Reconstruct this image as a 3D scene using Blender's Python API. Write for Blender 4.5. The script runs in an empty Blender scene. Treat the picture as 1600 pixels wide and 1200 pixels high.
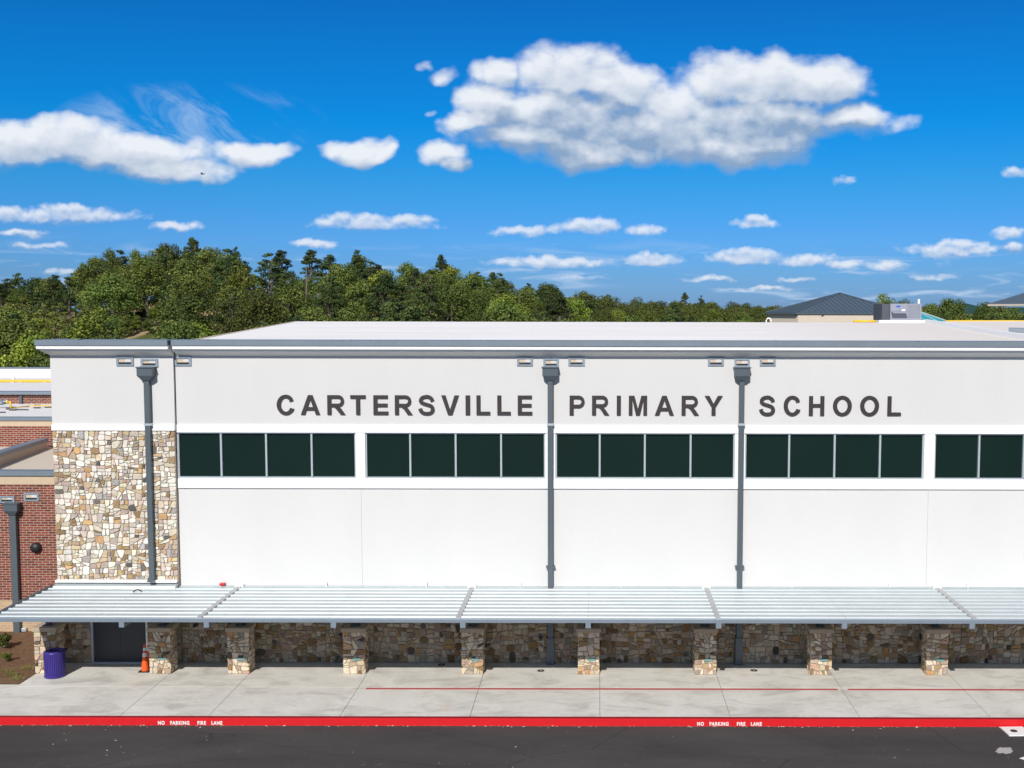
import bpy, bmesh, math, random
import numpy as np
from mathutils import Matrix, Vector
R = math.radians
scene = bpy.context.scene
COL = scene.collection

# ------------------------------------------------------------------ camera
F, CX = 1700.0, 934.0
PITCH, ROLL, D = R(4.16), R(0.11), 38.6
CY = 486 + F * math.tan(PITCH)
ROT = (Matrix.Rotation(R(90) - PITCH, 3, 'X') @ Matrix.Rotation(ROLL, 3, 'Z'))
def pdir(px, py):
    return ROT @ Vector(((px - CX) / F, -(py - CY) / F, -1.0))
_d = pdir(860, 1035.5)
H = -D * _d.z / _d.y
EYE = Vector((0, -D, H))
def W(px, py, Y=0.0):
    d = pdir(px, py); t = (Y + D) / d.y
    return EYE + d * t
def G(px, py, z=0.0):
    d = pdir(px, py); t = (z - H) / d.z
    return EYE + d * t
def zc(py, Y=0.0, px=860): return W(px, py, Y).z
def xc(px, py=750, Y=0.0): return W(px, py, Y).x

cam_d = bpy.data.cameras.new('camera'); cam = bpy.data.objects.new('camera', cam_d); COL.objects.link(cam)
cam.matrix_world = Matrix.Translation(EYE) @ ROT.to_4x4()
cam_d.sensor_fit = 'HORIZONTAL'; cam_d.sensor_width = 36; cam_d.lens = F / 1600 * 36
cam_d.shift_x = (800 - CX) / 1600; cam_d.shift_y = (CY - 600) / 1600
cam_d.clip_start = 0.5; cam_d.clip_end = 20000
scene.camera = cam

# ------------------------------------------------------------------ light
ELEV, AZ = R(36.5), R(9)
world = bpy.data.worlds.new('World'); scene.world = world; world.use_nodes = True
sun_d = bpy.data.lights.new('sun', 'SUN'); sun = bpy.data.objects.new('sun', sun_d); COL.objects.link(sun)
sun_d.energy = 3.7; sun_d.angle = R(0.5); sun_d.color = (1.0, 0.955, 0.885)
tosun = Vector((-math.sin(AZ) * math.cos(ELEV), -math.cos(AZ) * math.cos(ELEV), math.sin(ELEV)))
sun.rotation_euler = tosun.to_track_quat('Z', 'Y').to_euler()
scene.view_settings.view_transform = 'Standard'; scene.view_settings.look = 'None'
scene.view_settings.exposure = 0.25; scene.view_settings.gamma = 1.0
SKY_STRENGTH = 0.145
scene.cycles.max_bounces = 5; scene.cycles.diffuse_bounces = 2; scene.cycles.glossy_bounces = 2; scene.cycles.transmission_bounces = 2

class NT:
    """small helper to write node trees"""
    def __init__(s, nt): s.nt = nt; s.n = nt.nodes; s.l = nt.links
    def new(s, t, **k):
        nd = s.n.new(t)
        for a, b in k.items(): setattr(nd, a, b)
        return nd
    def put(s, sock, v):
        if isinstance(v, bpy.types.NodeSocket): s.l.new(v, sock)
        elif v is not None: sock.default_value = v
    def math(s, op, a, b=None, c=None, clamp=False):
        nd = s.new('ShaderNodeMath', operation=op, use_clamp=clamp)
        s.put(nd.inputs[0], a); s.put(nd.inputs[1], b)
        if c is not None: s.put(nd.inputs[2], c)
        return nd.outputs[0]
    def vmath(s, op, a, b=None, c=None):
        nd = s.new('ShaderNodeVectorMath', operation=op)
        s.put(nd.inputs[0], a)
        if b is not None: s.put(nd.inputs[1], b)
        if c is not None: s.put(nd.inputs[2], c)
        return nd.outputs['Value'] if op in ('DOT_PRODUCT', 'LENGTH') else nd.outputs[0]
    def ramp(s, fac, stops, interp='LINEAR'):
        nd = s.new('ShaderNodeValToRGB'); nd.color_ramp.interpolation = interp
        e = nd.color_ramp.elements
        while len(e) < len(stops): e.new(0.5)
        for q, (p, c) in zip(e, stops):
            q.position = p; q.color = (c, c, c, 1) if isinstance(c, (int, float)) else (*c, 1)
        s.put(nd.inputs[0], fac); return nd.outputs[0]
    def noise(s, vec, scale, detail=4, rough=.55, dist=0.0, dim='3D'):
        nd = s.new('ShaderNodeTexNoise', noise_dimensions=dim); s.put(nd.inputs['Vector'], vec)
        nd.inputs['Scale'].default_value = scale; nd.inputs['Detail'].default_value = detail
        nd.inputs['Roughness'].default_value = rough; nd.inputs['Distortion'].default_value = dist
        return nd.outputs['Fac']
    def mix(s, f, a, b, mode='MIX'):
        nd = s.new('ShaderNodeMix', data_type='RGBA', blend_type=mode)
        s.put(nd.inputs[0], f); s.put(nd.inputs[6], col4(a)); s.put(nd.inputs[7], col4(b)); return nd.outputs[2]
    def smooth(s, v, a, b):
        nd = s.new('ShaderNodeMapRange', interpolation_type='SMOOTHSTEP')
        s.put(nd.inputs[0], v); nd.inputs[1].default_value = a; nd.inputs[2].default_value = b
        return nd.outputs[0]
def col4(c):
    if isinstance(c, (tuple, list)) and len(c) == 3: return (*c, 1)
    return c

# ---- the sky: Nishita plus clouds laid out by direction
def build_sky():
    nt = world.node_tree; nt.nodes.clear(); N = NT(nt)
    out = N.new('ShaderNodeOutputWorld')
    sky = N.new('ShaderNodeTexSky', sky_type='NISHITA', sun_disc=False)
    sky.sun_elevation = ELEV; sky.sun_rotation = R(180) + AZ
    sky.air_density = 1.0; sky.dust_density = 0.25; sky.ozone_density = 2.2; sky.altitude = 300
    hsv = N.new('ShaderNodeHueSaturation'); hsv.inputs['Saturation'].default_value = 1.42; hsv.inputs['Value'].default_value = 0.98
    N.l.new(sky.outputs[0], hsv.inputs['Color'])
    tc = N.new('ShaderNodeTexCoord')
    TINT = [(0.0, (0.111, 0.215, 0.628)), (0.066, (0.115, 0.247, 0.582)), (0.148, (0.105, 0.279, 0.574)), (0.219, (0.081, 0.325, 0.552)), (0.336, (0.019, 0.365, 0.597)), (0.454, (0.029, 0.368, 0.58)), (0.572, (0.043, 0.347, 0.548)), (0.9, (0.084, 0.353, 0.529))]
    sep = N.new('ShaderNodeSeparateXYZ'); N.l.new(tc.outputs['Generated'], sep.inputs[0])
    yy = N.math('MAXIMUM', sep.outputs[1], 0.02)
    u = N.math('DIVIDE', sep.outputs[0], yy); v = N.math('DIVIDE', sep.outputs[2], yy)
    comb = N.new('ShaderNodeCombineXYZ'); N.l.new(u, comb.inputs[0]); N.l.new(v, comb.inputs[1])
    front = N.smooth(sep.outputs[1], 0.25, 0.5)
    hyp = N.math('SQRT', N.math('SUBTRACT', 1.0, N.math('MULTIPLY', sep.outputs[2], sep.outputs[2])))
    elev = N.math('DIVIDE', sep.outputs[2], N.math('MAXIMUM', hyp, .05))
    skycol = N.mix(1.0, hsv.outputs[0], N.ramp(N.math('MULTIPLY', elev, 2.0, clamp=True), TINT), 'MULTIPLY')
    P = comb.outputs[0]
    def uv(px, py):
        d = pdir(px, py); return d.x / d.y, d.z / d.y
    def group(name, items, s1, s2, amp, bias):
        g = bpy.data.node_groups.new(name, 'ShaderNodeTree'); M = NT(g)
        g.interface.new_socket('P', in_out='INPUT', socket_type='NodeSocketVector')
        g.interface.new_socket('H', in_out='OUTPUT', socket_type='NodeSocketFloat')
        gi = M.new('NodeGroupInput'); go = M.new('NodeGroupOutput')
        best = None
        nw = M.new('ShaderNodeTexNoise', noise_dimensions='2D'); M.l.new(gi.outputs[0], nw.inputs['Vector']); nw.inputs['Scale'].default_value = s1 * .9; nw.inputs['Detail'].default_value = 3
        wv = M.vmath('SUBTRACT', nw.outputs['Color'], (.5, .5, .5))
        pw = M.vmath('MULTIPLY_ADD', wv, (0.85 / s1, 0.5 / s1, 0), gi.outputs[0])
        for it in items:
            cx, cy, rx, ry = it[:4]
            uc, vc = uv(cx, cy); a, b = rx / F, ry / F
            w = M.vmath('MULTIPLY_ADD', pw, (1 / a, 1 / b, 0), (-uc / a, -vc / b, 0))
            d2 = M.vmath('DOT_PRODUCT', w, w)
            if len(it) > 4: d2 = M.math('ADD', d2, it[4])
            best = d2 if best is None else M.math('SMOOTH_MIN', best, d2, 0.25)
        m = M.math('SUBTRACT', 1.0, best)
        st = M.vmath('MULTIPLY', gi.outputs[0], (1, 1.45, 1))
        n1 = M.noise(st, s1, 7, .64, dim='2D')
        vo = M.new('ShaderNodeTexVoronoi', feature='SMOOTH_F1', voronoi_dimensions='2D'); M.l.new(st, vo.inputs['Vector'])
        vo.inputs['Scale'].default_value = s2; vo.inputs['Detail'].default_value = 1.5; vo.inputs['Roughness'].default_value = .5; vo.inputs['Smoothness'].default_value = .35
        b1 = M.math('SUBTRACT', .55, vo.outputs['Distance'])
        n = M.math('MULTIPLY_ADD', b1, .38, M.math('SUBTRACT', n1, .5))
        h = M.math('MULTIPLY_ADD', n, amp, M.math('ADD', m, bias))
        M.l.new(h, go.inputs[0]); return g
    near = [(775,112,38,26),(880,108,90,44),(965,132,78,36),(765,160,52,36),(745,190,48,20),(860,178,130,44),(930,236,120,28),(820,215,90,26),
            (1010,200,130,44),(1190,128,150,42),(1105,125,58,40),(1290,128,62,30),(1180,190,190,34),(1320,186,56,20),(1110,228,150,34),(1050,165,60,40),
            (1405,192,44,17,.80),(90,222,115,32),(200,240,120,26),(15,225,60,32),(265,262,95,20),(398,240,72,18),(560,236,50,21),
            (592,240,24,14),(697,238,38,22,.25),(713,256,22,16,.3),(695,115,36,18,.78),(664,94,18,13,.82),(670,176,18,10,.88)]
    far = [(580,350,100,14),(560,343,55,13),(640,345,42,11),(825,361,55,9),(918,352,52,14),(1010,360,32,11),(1178,350,40,10),(1180,343,24,10),
           (100,337,125,14),(105,328,50,12),(20,335,70,14),(275,353,44,9),(30,365,45,8),(490,381,35,8),(855,410,105,10),(1022,405,50,11),
           (1160,402,68,12),(1160,395,32,9),(1262,405,60,10),(1315,413,36,8),(1385,415,36,10),(1490,390,85,11),(1500,383,45,10),(1582,365,32,11),
           (1584,389,16,10),(1582,271,24,12,.35),(1320,283,24,10,.5),(1115,436,60,6,.45),(905,434,40,6,.5),(1240,438,40,6,.5),(1460,432,50,7,.45),(60,384,60,8,.45),(100,424,40,7,.45),(1190,452,70,5,.5)]
    def shade(g, step, w, gain, bias, dk, lo, hi):
        a = N.new('ShaderNodeGroup', node_tree=g); N.l.new(P, a.inputs[0])
        b = N.new('ShaderNodeGroup', node_tree=g)
        N.l.new(N.vmath('ADD', P, (-step * .35, step, 0)), b.inputs[0])
        al = N.smooth(a.outputs[0], 0.0, w)
        df = N.math('SUBTRACT', a.outputs[0], b.outputs[0])
        c_ = N.new('ShaderNodeGroup', node_tree=g); N.l.new(N.vmath('ADD', P, (-step * .8, step * 3.4, 0)), c_.inputs[0])
        df2 = N.math('MINIMUM', N.math('MAXIMUM', N.math('SUBTRACT', a.outputs[0], c_.outputs[0]), -1.0), 1.0)
        df = N.math('MULTIPLY_ADD', df2, .55, N.math('MULTIPLY', df, .75))
        br = N.math('SUBTRACT', N.math('MULTIPLY_ADD', df, gain, bias), N.math('MULTIPLY', N.math('MINIMUM', a.outputs[0], 1.6), dk), clamp=True)
        c = N.ramp(br, [(0, lo), (.45, tuple(.45 * q + .55 * p for p, q in zip(lo, hi))), (1, hi)])
        return al, c
    al1, c1 = shade(group('cloud_near', near, 21, 34, 1.35, .56), .012, 1.2, .72, .42, .14, (.23, .33, .48), (.74, .765, .80))
    al2, c2 = shade(group('cloud_far', far, 50, 85, 1.4, .38), .0045, 1.35, .70, .36, .14, (.20, .34, .57), (.72, .75, .80))
    # thin high streaks and low bands of cloud towards the horizon
    sp = N.vmath('MULTIPLY', P, (11, 95, 1))
    st = N.smooth(N.noise(sp, 1.0, 4, .6, .6, '2D'), .50, .80)
    low = N.math('SUBTRACT', 1.0, N.smooth(v, .025, .075))
    st1 = N.math('MULTIPLY', N.math('MULTIPLY', st, low), .85)
    rotv = N.new('ShaderNodeVectorRotate', rotation_type='Z_AXIS'); N.l.new(P, rotv.inputs['Vector']); rotv.inputs['Angle'].default_value = R(28)
    st2 = N.smooth(N.noise(N.vmath('MULTIPLY', rotv.outputs[0], (7, 30, 1)), 1.0, 5, .65, .8, '2D'), .42, .8)
    uc, vc = uv(295, 190)
    w = N.vmath('MULTIPLY_ADD', P, (1 / .12, 1 / .035, 0), (-uc / .12, -vc / .035, 0))
    cz = N.math('MULTIPLY', N.math('SUBTRACT', 1.15, N.vmath('DOT_PRODUCT', w, w), clamp=True), st2)
    thin = N.math('MAXIMUM', st1, N.math('MULTIPLY', cz, .55))
    sk = N.new('ShaderNodeBackground'); N.l.new(skycol, sk.inputs[0]); sk.inputs[1].default_value = SKY_STRENGTH
    def cloudbg(col, s=1.0):
        b = N.new('ShaderNodeBackground'); N.put(b.inputs[0], col4(col)); b.inputs[1].default_value = s; return b.outputs[0]
    def mixs(f, a, b):
        m = N.new('ShaderNodeMixShader'); N.put(m.inputs[0], f); N.l.new(a, m.inputs[1]); N.l.new(b, m.inputs[2]); return m.outputs[0]
    def box(a, lo, hi): return N.math('MULTIPLY', N.math('GREATER_THAN', a, lo), N.math('LESS_THAN', a, hi))
    oth = N.smooth(N.noise(tc.outputs['Generated'], 3.0, 3, .6), .42, .62)
    plain = sk.outputs[0]
    around = mixs(N.math('MULTIPLY', oth, .75), plain, cloudbg((.50, .49, .47)))  # unseen cloud cover added around the view to mute the blue ambient light
    thinsky = mixs(thin, plain, cloudbg((.44, .56, .74)))
    def layer(al, op, c, under, lo, hi):
        return mixs(box(v, lo, hi), under, mixs(N.math('MULTIPLY', al, op), under, cloudbg(c)))
    s = layer(al2, .80, c2, thinsky, .0, .16)
    s = layer(al1, .95, c1, s, .10, .29)
    sector = N.math('MULTIPLY', N.math('GREATER_THAN', sep.outputs[1], .3), N.math('MULTIPLY', box(u, -.72, .6), box(v, -.01, .33)))
    s = mixs(sector, around, s)
    N.l.new(s, out.inputs[0])
    world.cycles.sampling_method = 'MANUAL'; world.cycles.sample_map_resolution = 256
build_sky()

# ------------------------------------------------------------------ materials
def mat(name, color, rough=.6, metal=0.0, spec=.5, fn=None):
    m = bpy.data.materials.new(name); m.use_nodes = True; N = NT(m.node_tree)
    b = N.n['Principled BSDF']
    b.inputs['Roughness'].default_value = rough; b.inputs['Metallic'].default_value = metal
    b.inputs['Specular IOR Level'].default_value = spec
    b.inputs['Base Color'].default_value = (*color, 1)
    pos = N.new('ShaderNodeNewGeometry').outputs['Position']
    if fn: fn(N, b, pos)
    else:
        f = N.noise(pos, 1.7, 4); g = N.noise(pos, 23, 3)
        k = N.math('MULTIPLY_ADD', f, .22, N.math('MULTIPLY_ADD', g, .12, .83))
        N.put(b.inputs['Base Color'], N.mix(1.0, color, k, 'MULTIPLY'))
    return m
def bump(N, b, h, strength=.3, dist=.01):
    bp = N.new('ShaderNodeBump'); bp.inputs['Strength'].default_value = strength; bp.inputs['Distance'].default_value = dist
    N.put(bp.inputs['Height'], h); N.l.new(bp.outputs[0], b.inputs['Normal'])

def f_stucco(base, var=.05):
    def fn(N, b, pos):
        f = N.noise(N.vmath('MULTIPLY', pos, (1, 1, .35)), .55, 5, .6)
        g = N.noise(pos, 9, 4, .6)
        k = N.math('MULTIPLY_ADD', f, var * 2, N.math('MULTIPLY_ADD', g, .05, 1 - var - .025))
        N.put(b.inputs['Base Color'], N.mix(1.0, base, k, 'MULTIPLY'))
        bump(N, b, N.noise(pos, 70, 3), .35, .006)
    return fn
def f_metal(base):
    def fn(N, b, pos):
        f = N.noise(pos, 1.2, 5, .6); g = N.noise(N.vmath('MULTIPLY', pos, (1, 1, .2)), 14, 3)
        k = N.math('MULTIPLY_ADD', f, .25, N.math('MULTIPLY_ADD', g, .15, .8))
        N.put(b.inputs['Base Color'], N.mix(1.0, base, k, 'MULTIPLY'))
    return fn
def f_stone(N, b, pos):
    at = N.new('ShaderNodeAttribute', attribute_name='tint')
    n1 = N.noise(pos, 9, 5, .65); n2 = N.noise(pos, 34, 4, .6)
    k = N.math('MULTIPLY_ADD', n1, 1.0, N.math('MULTIPLY_ADD', n2, .7, .18))
    c = N.mix(1.0, at.outputs['Color'], k, 'MULTIPLY')
    c = N.mix(N.math('MULTIPLY', N.smooth(N.noise(pos, 5.5, 3), .58, .75), .7), c, N.mix(1.0, c, (1.0, .74, .45), 'MULTIPLY'))
    N.put(b.inputs['Base Color'], c); bump(N, b, n2, .6, .015)
def f_brick(ax):
    def fn(N, b, pos):
        sp = N.new('ShaderNodeSeparateXYZ'); N.put(sp.inputs[0], pos)
        cb = N.new('ShaderNodeCombineXYZ'); N.put(cb.inputs[0], sp.outputs[ax]); N.put(cb.inputs[1], sp.outputs[2])
        br = N.new('ShaderNodeTexBrick'); N.put(br.inputs['Vector'], cb.outputs[0])
        br.inputs['Scale'].default_value = 1; br.inputs['Brick Width'].default_value = .29; br.inputs['Row Height'].default_value = .098
        br.inputs['Mortar Size'].default_value = .011; br.inputs['Mortar Smooth'].default_value = .2; br.inputs['Bias'].default_value = -.15
        br.inputs['Color1'].default_value = (.235, .058, .036, 1); br.inputs['Color2'].default_value = (.11, .028, .024, 1)
        br.inputs['Mortar'].default_value = (.42, .35, .28, 1)
        k = N.math('MULTIPLY_ADD', N.noise(pos, 3, 4), .6, .72)
        N.put(b.inputs['Base Color'], N.mix(1.0, br.outputs['Color'], k, 'MULTIPLY'))
        bump(N, b, N.math('SUBTRACT', 1.0, br.outputs['Fac']), .6, .01)
    return fn
def f_block(N, b, pos):
    sp = N.new('ShaderNodeSeparateXYZ'); N.put(sp.inputs[0], pos)
    cb = N.new('ShaderNodeCombineXYZ'); N.put(cb.inputs[0], sp.outputs[0]); N.put(cb.inputs[1], sp.outputs[2])
    br = N.new('ShaderNodeTexBrick'); N.put(br.inputs['Vector'], cb.outputs[0])
    br.inputs['Scale'].default_value = 1; br.inputs['Brick Width'].default_value = .29; br.inputs['Row Height'].default_value = .098
    br.inputs['Mortar Size'].default_value = .008
    br.inputs['Color1'].default_value = (.52, .36, .22, 1); br.inputs['Color2'].default_value = (.44, .30, .18, 1); br.inputs['Mortar'].default_value = (.56, .46, .34, 1)
    N.put(b.inputs['Base Color'], br.outputs['Color']); bump(N, b, N.math('SUBTRACT', 1.0, br.outputs['Fac']), .4, .006)
def f_soldier(N, b, pos):
    sp = N.new('ShaderNodeSeparateXYZ'); N.put(sp.inputs[0], pos)
    w = N.math('PINGPONG', sp.outputs[0], .05); g = N.smooth(w, 0, .007)
    N.put(b.inputs['Base Color'], N.mix(g, (.52, .44, .36), N.mix(N.noise(pos, 4, 3), (.50, .38, .25), (.60, .48, .34))))
def f_concrete(N, b, pos):
    big = N.noise(N.vmath('MULTIPLY', pos, (.75, .3, 1)), .8, 5, .6, .4)
    st = N.noise(N.vmath('MULTIPLY', pos, (.5, 1.0, 1)), 1.3, 5, .65, .8)
    fine = N.noise(pos, 60, 3); mid = N.noise(pos, 6, 5, .6)
    sp = N.new('ShaderNodeSeparateXYZ'); N.put(sp.inputs[0], pos)
    c = N.mix(big, (.55, .53, .48), (.74, .715, .66))
    c = N.mix(N.math('MULTIPLY', N.smooth(st, .42, .75), .75), c, (.40, .375, .33))
    rust = N.math('MULTIPLY', N.smooth(N.noise(pos, .55, 4, .6), .58, .75), .35)
    c = N.mix(rust, c, (.58, .44, .28))
    k = N.math('MULTIPLY_ADD', fine, .2, N.math('MULTIPLY_ADD', mid, .16, .82))
    N.put(b.inputs['Base Color'], N.mix(1.0, c, k, 'MULTIPLY')); bump(N, b, fine, .25, .004)
def f_asphalt(N, b, pos):
    n = N.noise(N.vmath('MULTIPLY', pos, (.35, 1, 1)), .7, 6, .62, .3); fine = N.noise(pos, 45, 4, .7)
    c = N.mix(n, (.026, .024, .024), (.088, .082, .078))
    c = N.mix(N.math('MULTIPLY', N.smooth(N.noise(pos, 2.2, 6, .7), .62, .74), .5), c, (.13, .12, .11))
    c = N.mix(N.smooth(N.noise(pos, 3.1, 5, .7, 1.0), .70, .74), c, (.012, .012, .014))
    c = N.mix(N.smooth(N.noise(pos, 18, 2, .5), .745, .78), c, (.22, .20, .17))
    vo = N.new('ShaderNodeTexVoronoi', feature='DISTANCE_TO_EDGE'); N.put(vo.inputs['Vector'], N.vmath('MULTIPLY_ADD', (1,1,1), N.vmath('MULTIPLY', pos, (.25,.6,1)), N.vmath('MULTIPLY',(1,1,1),(0,0,0)))); vo.inputs['Scale'].default_value = .6
    crk = N.math('MULTIPLY', N.math('SUBTRACT', 1.0, N.smooth(vo.outputs[0], 0.0, .006)), .6)
    c = N.mix(crk, c, (.02, .02, .022))
    k = N.math('MULTIPLY_ADD', fine, .9, .55)
    N.put(b.inputs['Base Color'], N.mix(1.0, c, k, 'MULTIPLY')); bump(N, b, fine, .5, .008)
def f_roof(N, b, pos):
    sp = N.new('ShaderNodeSeparateXYZ'); N.put(sp.inputs[0], pos)
    w = N.math('PINGPONG', sp.outputs[1], .55); seam = N.math('SUBTRACT', 1.0, N.smooth(w, .0, .06))
    d = N.noise(N.vmath('MULTIPLY', pos, (.15, 1.2, 1)), .8, 5, .6)
    right = N.smooth(sp.outputs[0], 2, 17)
    c = N.mix(N.smooth(d, .35, .7), (.86, .83, .785), (.94, .905, .86))
    c = N.mix(N.math('MULTIPLY', right, N.math('MULTIPLY', d, .9)), c, (.66, .56, .45))
    c = N.mix(N.math('MULTIPLY', seam, .4), c, (.62, .60, .57))
    N.put(b.inputs['Base Color'], c)
def f_kerb(N, b, pos):
    n = N.noise(N.vmath('MULTIPLY', pos, (1, 3, 3)), 3, 5, .65)
    chip = N.smooth(N.noise(N.vmath('MULTIPLY', pos, (1.2, 6, 9)), 3.2, 5, .7), .69, .73)
    sp = N.new('ShaderNodeSeparateXYZ'); N.put(sp.inputs[0], pos)
    foot = N.math('SUBTRACT', 1.0, N.smooth(N.math('MULTIPLY_ADD', N.noise(pos, 5, 4, .7), .08, sp.outputs[2]), -.225, -.185))
    c = N.mix(n, (.50, .001, .004), (.68, .002, .007))
    c = N.mix(N.math('MULTIPLY', N.smooth(sp.outputs[2], -.004, .0), .75), c, (.16, .006, .012))  # kerb top darker: its weaker sunlight is put into the colour
    c = N.mix(N.math('MAXIMUM', N.math('MULTIPLY', chip, .6), N.math('MULTIPLY', foot, .8)), c, (.50, .36, .28))
    N.put(b.inputs['Base Color'], c)
def f_glass(N, b, pos):
    g = N.noise(pos, .35, 3)
    N.put(b.inputs['Base Color'], N.mix(g, (.0026, .012, .0095), (.0050, .020, .016)))
def f_mulch(N, b, pos):
    n = N.noise(pos, 18, 5, .7); m = N.noise(pos, 1.6, 4)
    N.put(b.inputs['Base Color'], N.mix(n, (.05, .024, .012), N.mix(m, (.27, .15, .08), (.36, .24, .15)))); bump(N, b, n, .9, .05)
def f_leaf(c0, c1, c2):
    def fn(N, b, pos):
        at = N.new('ShaderNodeAttribute', attribute_name='tint')
        oi = N.new('ShaderNodeObjectInfo')
        sc = N.new('ShaderNodeSeparateColor'); N.put(sc.inputs[0], at.outputs['Color'])
        c = N.mix(sc.outputs[0], c0, c1)
        c = N.mix(N.math('MULTIPLY', N.smooth(sc.outputs[1], .80, 1.0), .7), c, c2)
        hs = N.new('ShaderNodeHueSaturation'); N.put(hs.inputs['Color'], c)
        N.put(hs.inputs['Hue'], N.math('MULTIPLY_ADD', oi.outputs['Random'], .035, .482))
        N.put(hs.inputs['Value'], N.math('MULTIPLY_ADD', N.math('FRACT', N.math('MULTIPLY', oi.outputs['Random'], 7.31)), 1.0, .60))
        N.put(b.inputs['Base Color'], hs.outputs[0]); b.inputs['Roughness'].default_value = .65
        b.inputs['Specular IOR Level'].default_value = .25
        tr = N.new('ShaderNodeBsdfTranslucent'); N.put(tr.inputs[0], N.mix(1.0, hs.outputs[0], (1.1, 1.2, .5), 'MULTIPLY'))
        mx = N.new('ShaderNodeMixShader'); mx.inputs[0].default_value = .10
        N.l.new(b.outputs[0], mx.inputs[1]); N.l.new(tr.outputs[0], mx.inputs[2])
        N.l.new(mx.outputs[0], N.n['Material Output'].inputs[0])
    return fn
def f_terrain(N, b, pos):
    n = N.noise(pos, .06, 5, .6); m = N.noise(pos, .8, 5, .65)
    c = N.mix(m, (.045, .065, .018), (.13, .15, .04))
    soil = N.mix(m, (.30, .19, .10), (.50, .38, .24))
    c = N.mix(N.smooth(n, .45, .6), c, soil)
    N.put(b.inputs['Base Color'], c); bump(N, b, m, .8, .5)
M = {}
M['stucco_up'] = mat('stucco_upper', (.70, .70, .70), .9, fn=f_stucco((.63, .62, .608)))
M['stucco_low'] = mat('stucco_lower', (.74, .74, .735), .9, fn=f_stucco((.655, .645, .63)))
M['white'] = mat('white_trim', (.90, .90, .89), .7, fn=f_stucco((.84, .835, .82), .02))
M['cap'] = mat('slate_metal', (.17, .23, .29), .45, .3, fn=f_metal((.21, .255, .295)))
M['downspout'] = mat('downspout_metal', (.08, .115, .14), .45, .15, fn=f_metal((.095, .118, .135)))
M['frame'] = mat('window_aluminium', (.6, .66, .7), .35, .5, fn=f_metal((.62, .68, .72)))
M['glass'] = mat('window_glass', (.006, .02, .018), .35, 0, .25, fn=f_glass)
M['letter'] = mat('letter_dark', (.034, .027, .027), .6)
M['stone'] = mat('field_stone', (.5, .45, .4), .85, 0, .3, fn=f_stone)
M['mortar'] = mat('mortar', (.34, .295, .24), .95)
M['brick'] = mat('red_brick', (.3, .1, .06), .9, 0, .3, fn=f_brick(0))
M['block'] = mat('tan_brick', (.5, .4, .3), .9, 0, .3, fn=f_block)
M['soldier'] = mat('tan_soldier', (.5, .4, .3), .9, 0, .3, fn=f_soldier)
M['buff'] = mat('buff_stucco', (.60, .50, .38), .9, fn=f_stucco((.58, .47, .36)))
M['roof'] = mat('roof_membrane', (.75, .75, .74), .7, 0, .3, fn=f_roof)
M['roofgrey'] = mat('roof_membrane_dusty', (.78, .755, .72), .8)
M['canopy'] = mat('canopy_deck', (.55, .62, .64), .42, .35, fn=f_metal((.50, .55, .555)))
M['gutter'] = mat('canopy_gutter', (.42, .5, .58), .45, .4, fn=f_metal((.27, .325, .38)))
M['strip'] = mat('canopy_strip', (.44, .44, .44), .6, .2)
M['concrete'] = mat('concrete', (.55, .54, .5), .9, 0, .3, fn=f_concrete)
M['asphalt'] = mat('asphalt', (.05, .05, .05), .9, 0, .3, fn=f_asphalt)
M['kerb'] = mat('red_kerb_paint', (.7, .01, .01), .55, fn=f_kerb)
M['paint'] = mat('white_paint', (.8, .79, .76), .6)
M['redline'] = mat('red_line_paint', (.46, .10, .09), .7)
M['dark'] = mat('dark_paint', (.018, .018, .02), .5)
M['door'] = mat('door_paint', (.035, .035, .038), .5)
M['precast'] = mat('precast_cap', (.42, .33, .24), .85)
M['plaque'] = mat('plaque_teal', (.16, .30, .28), .6)
M['yellow'] = mat('yellow_pipe_paint', (.78, .50, .03), .5)
M['mulch'] = mat('mulch', (.15, .08, .04), 1, 0, .1, fn=f_mulch)
M['purple'] = mat('purple_coating', (.045, .028, .23), .35)
M['orange'] = mat('orange_plastic', (.85, .10, .01), .45)
M['rubber'] = mat('black_rubber', (.02, .02, .02), .7)
M['reflect'] = mat('white_reflective', (.75, .76, .78), .35)
M['hvac'] = mat('hvac_grey', (.30, .32, .38), .5, .2)
M['hvacdark'] = mat('hvac_coil', (.07, .08, .10), .6)
M['roofmetal'] = mat('standing_seam', (.07, .10, .13), .42, .35, fn=f_metal((.10, .145, .185)))
M['cream'] = mat('cream_wall', (.68, .58, .46), .9, fn=f_stucco((.62, .54, .44)))
M['teal'] = mat('teal_glass', (.03, .30, .34), .25, 0, .6)
M['bark'] = mat('bark', (.16, .13, .10), .95)
M['red'] = mat('red_alarm', (.55, .02, .02), .4)
M['bluebadge'] = mat('blue_badge', (.03, .12, .55), .4)
M['iron'] = mat('cast_iron', (.05, .035, .025), .8)
M['terrain'] = mat('grass_and_soil', (.1, .12, .04), 1, 0, .1, fn=f_terrain)
M['leaf'] = mat('oak_leaves', (.06, .1, .02), fn=f_leaf((.040, .068, .014), (.125, .165, .030), (.26, .25, .06)))
M['leaf2'] = mat('sweetgum_leaves', (.06, .1, .02), fn=f_leaf((.065, .105, .014), (.20, .245, .030), (.36, .34, .06)))
M['needle'] = mat('pine_needles', (.04, .07, .02), fn=f_leaf((.026, .050, .016), (.085, .120, .028), (.16, .17, .04)))
M['young'] = mat('young_needles', (.08, .1, .02), fn=f_leaf((.075, .095, .020), (.17, .18, .040), (.24, .22, .06)))
M['rust_leaf'] = mat('rusty_leaves', (.1, .05, .02), fn=f_leaf((.06, .04, .014), (.13, .085, .03), (.18, .10, .04)))

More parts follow.
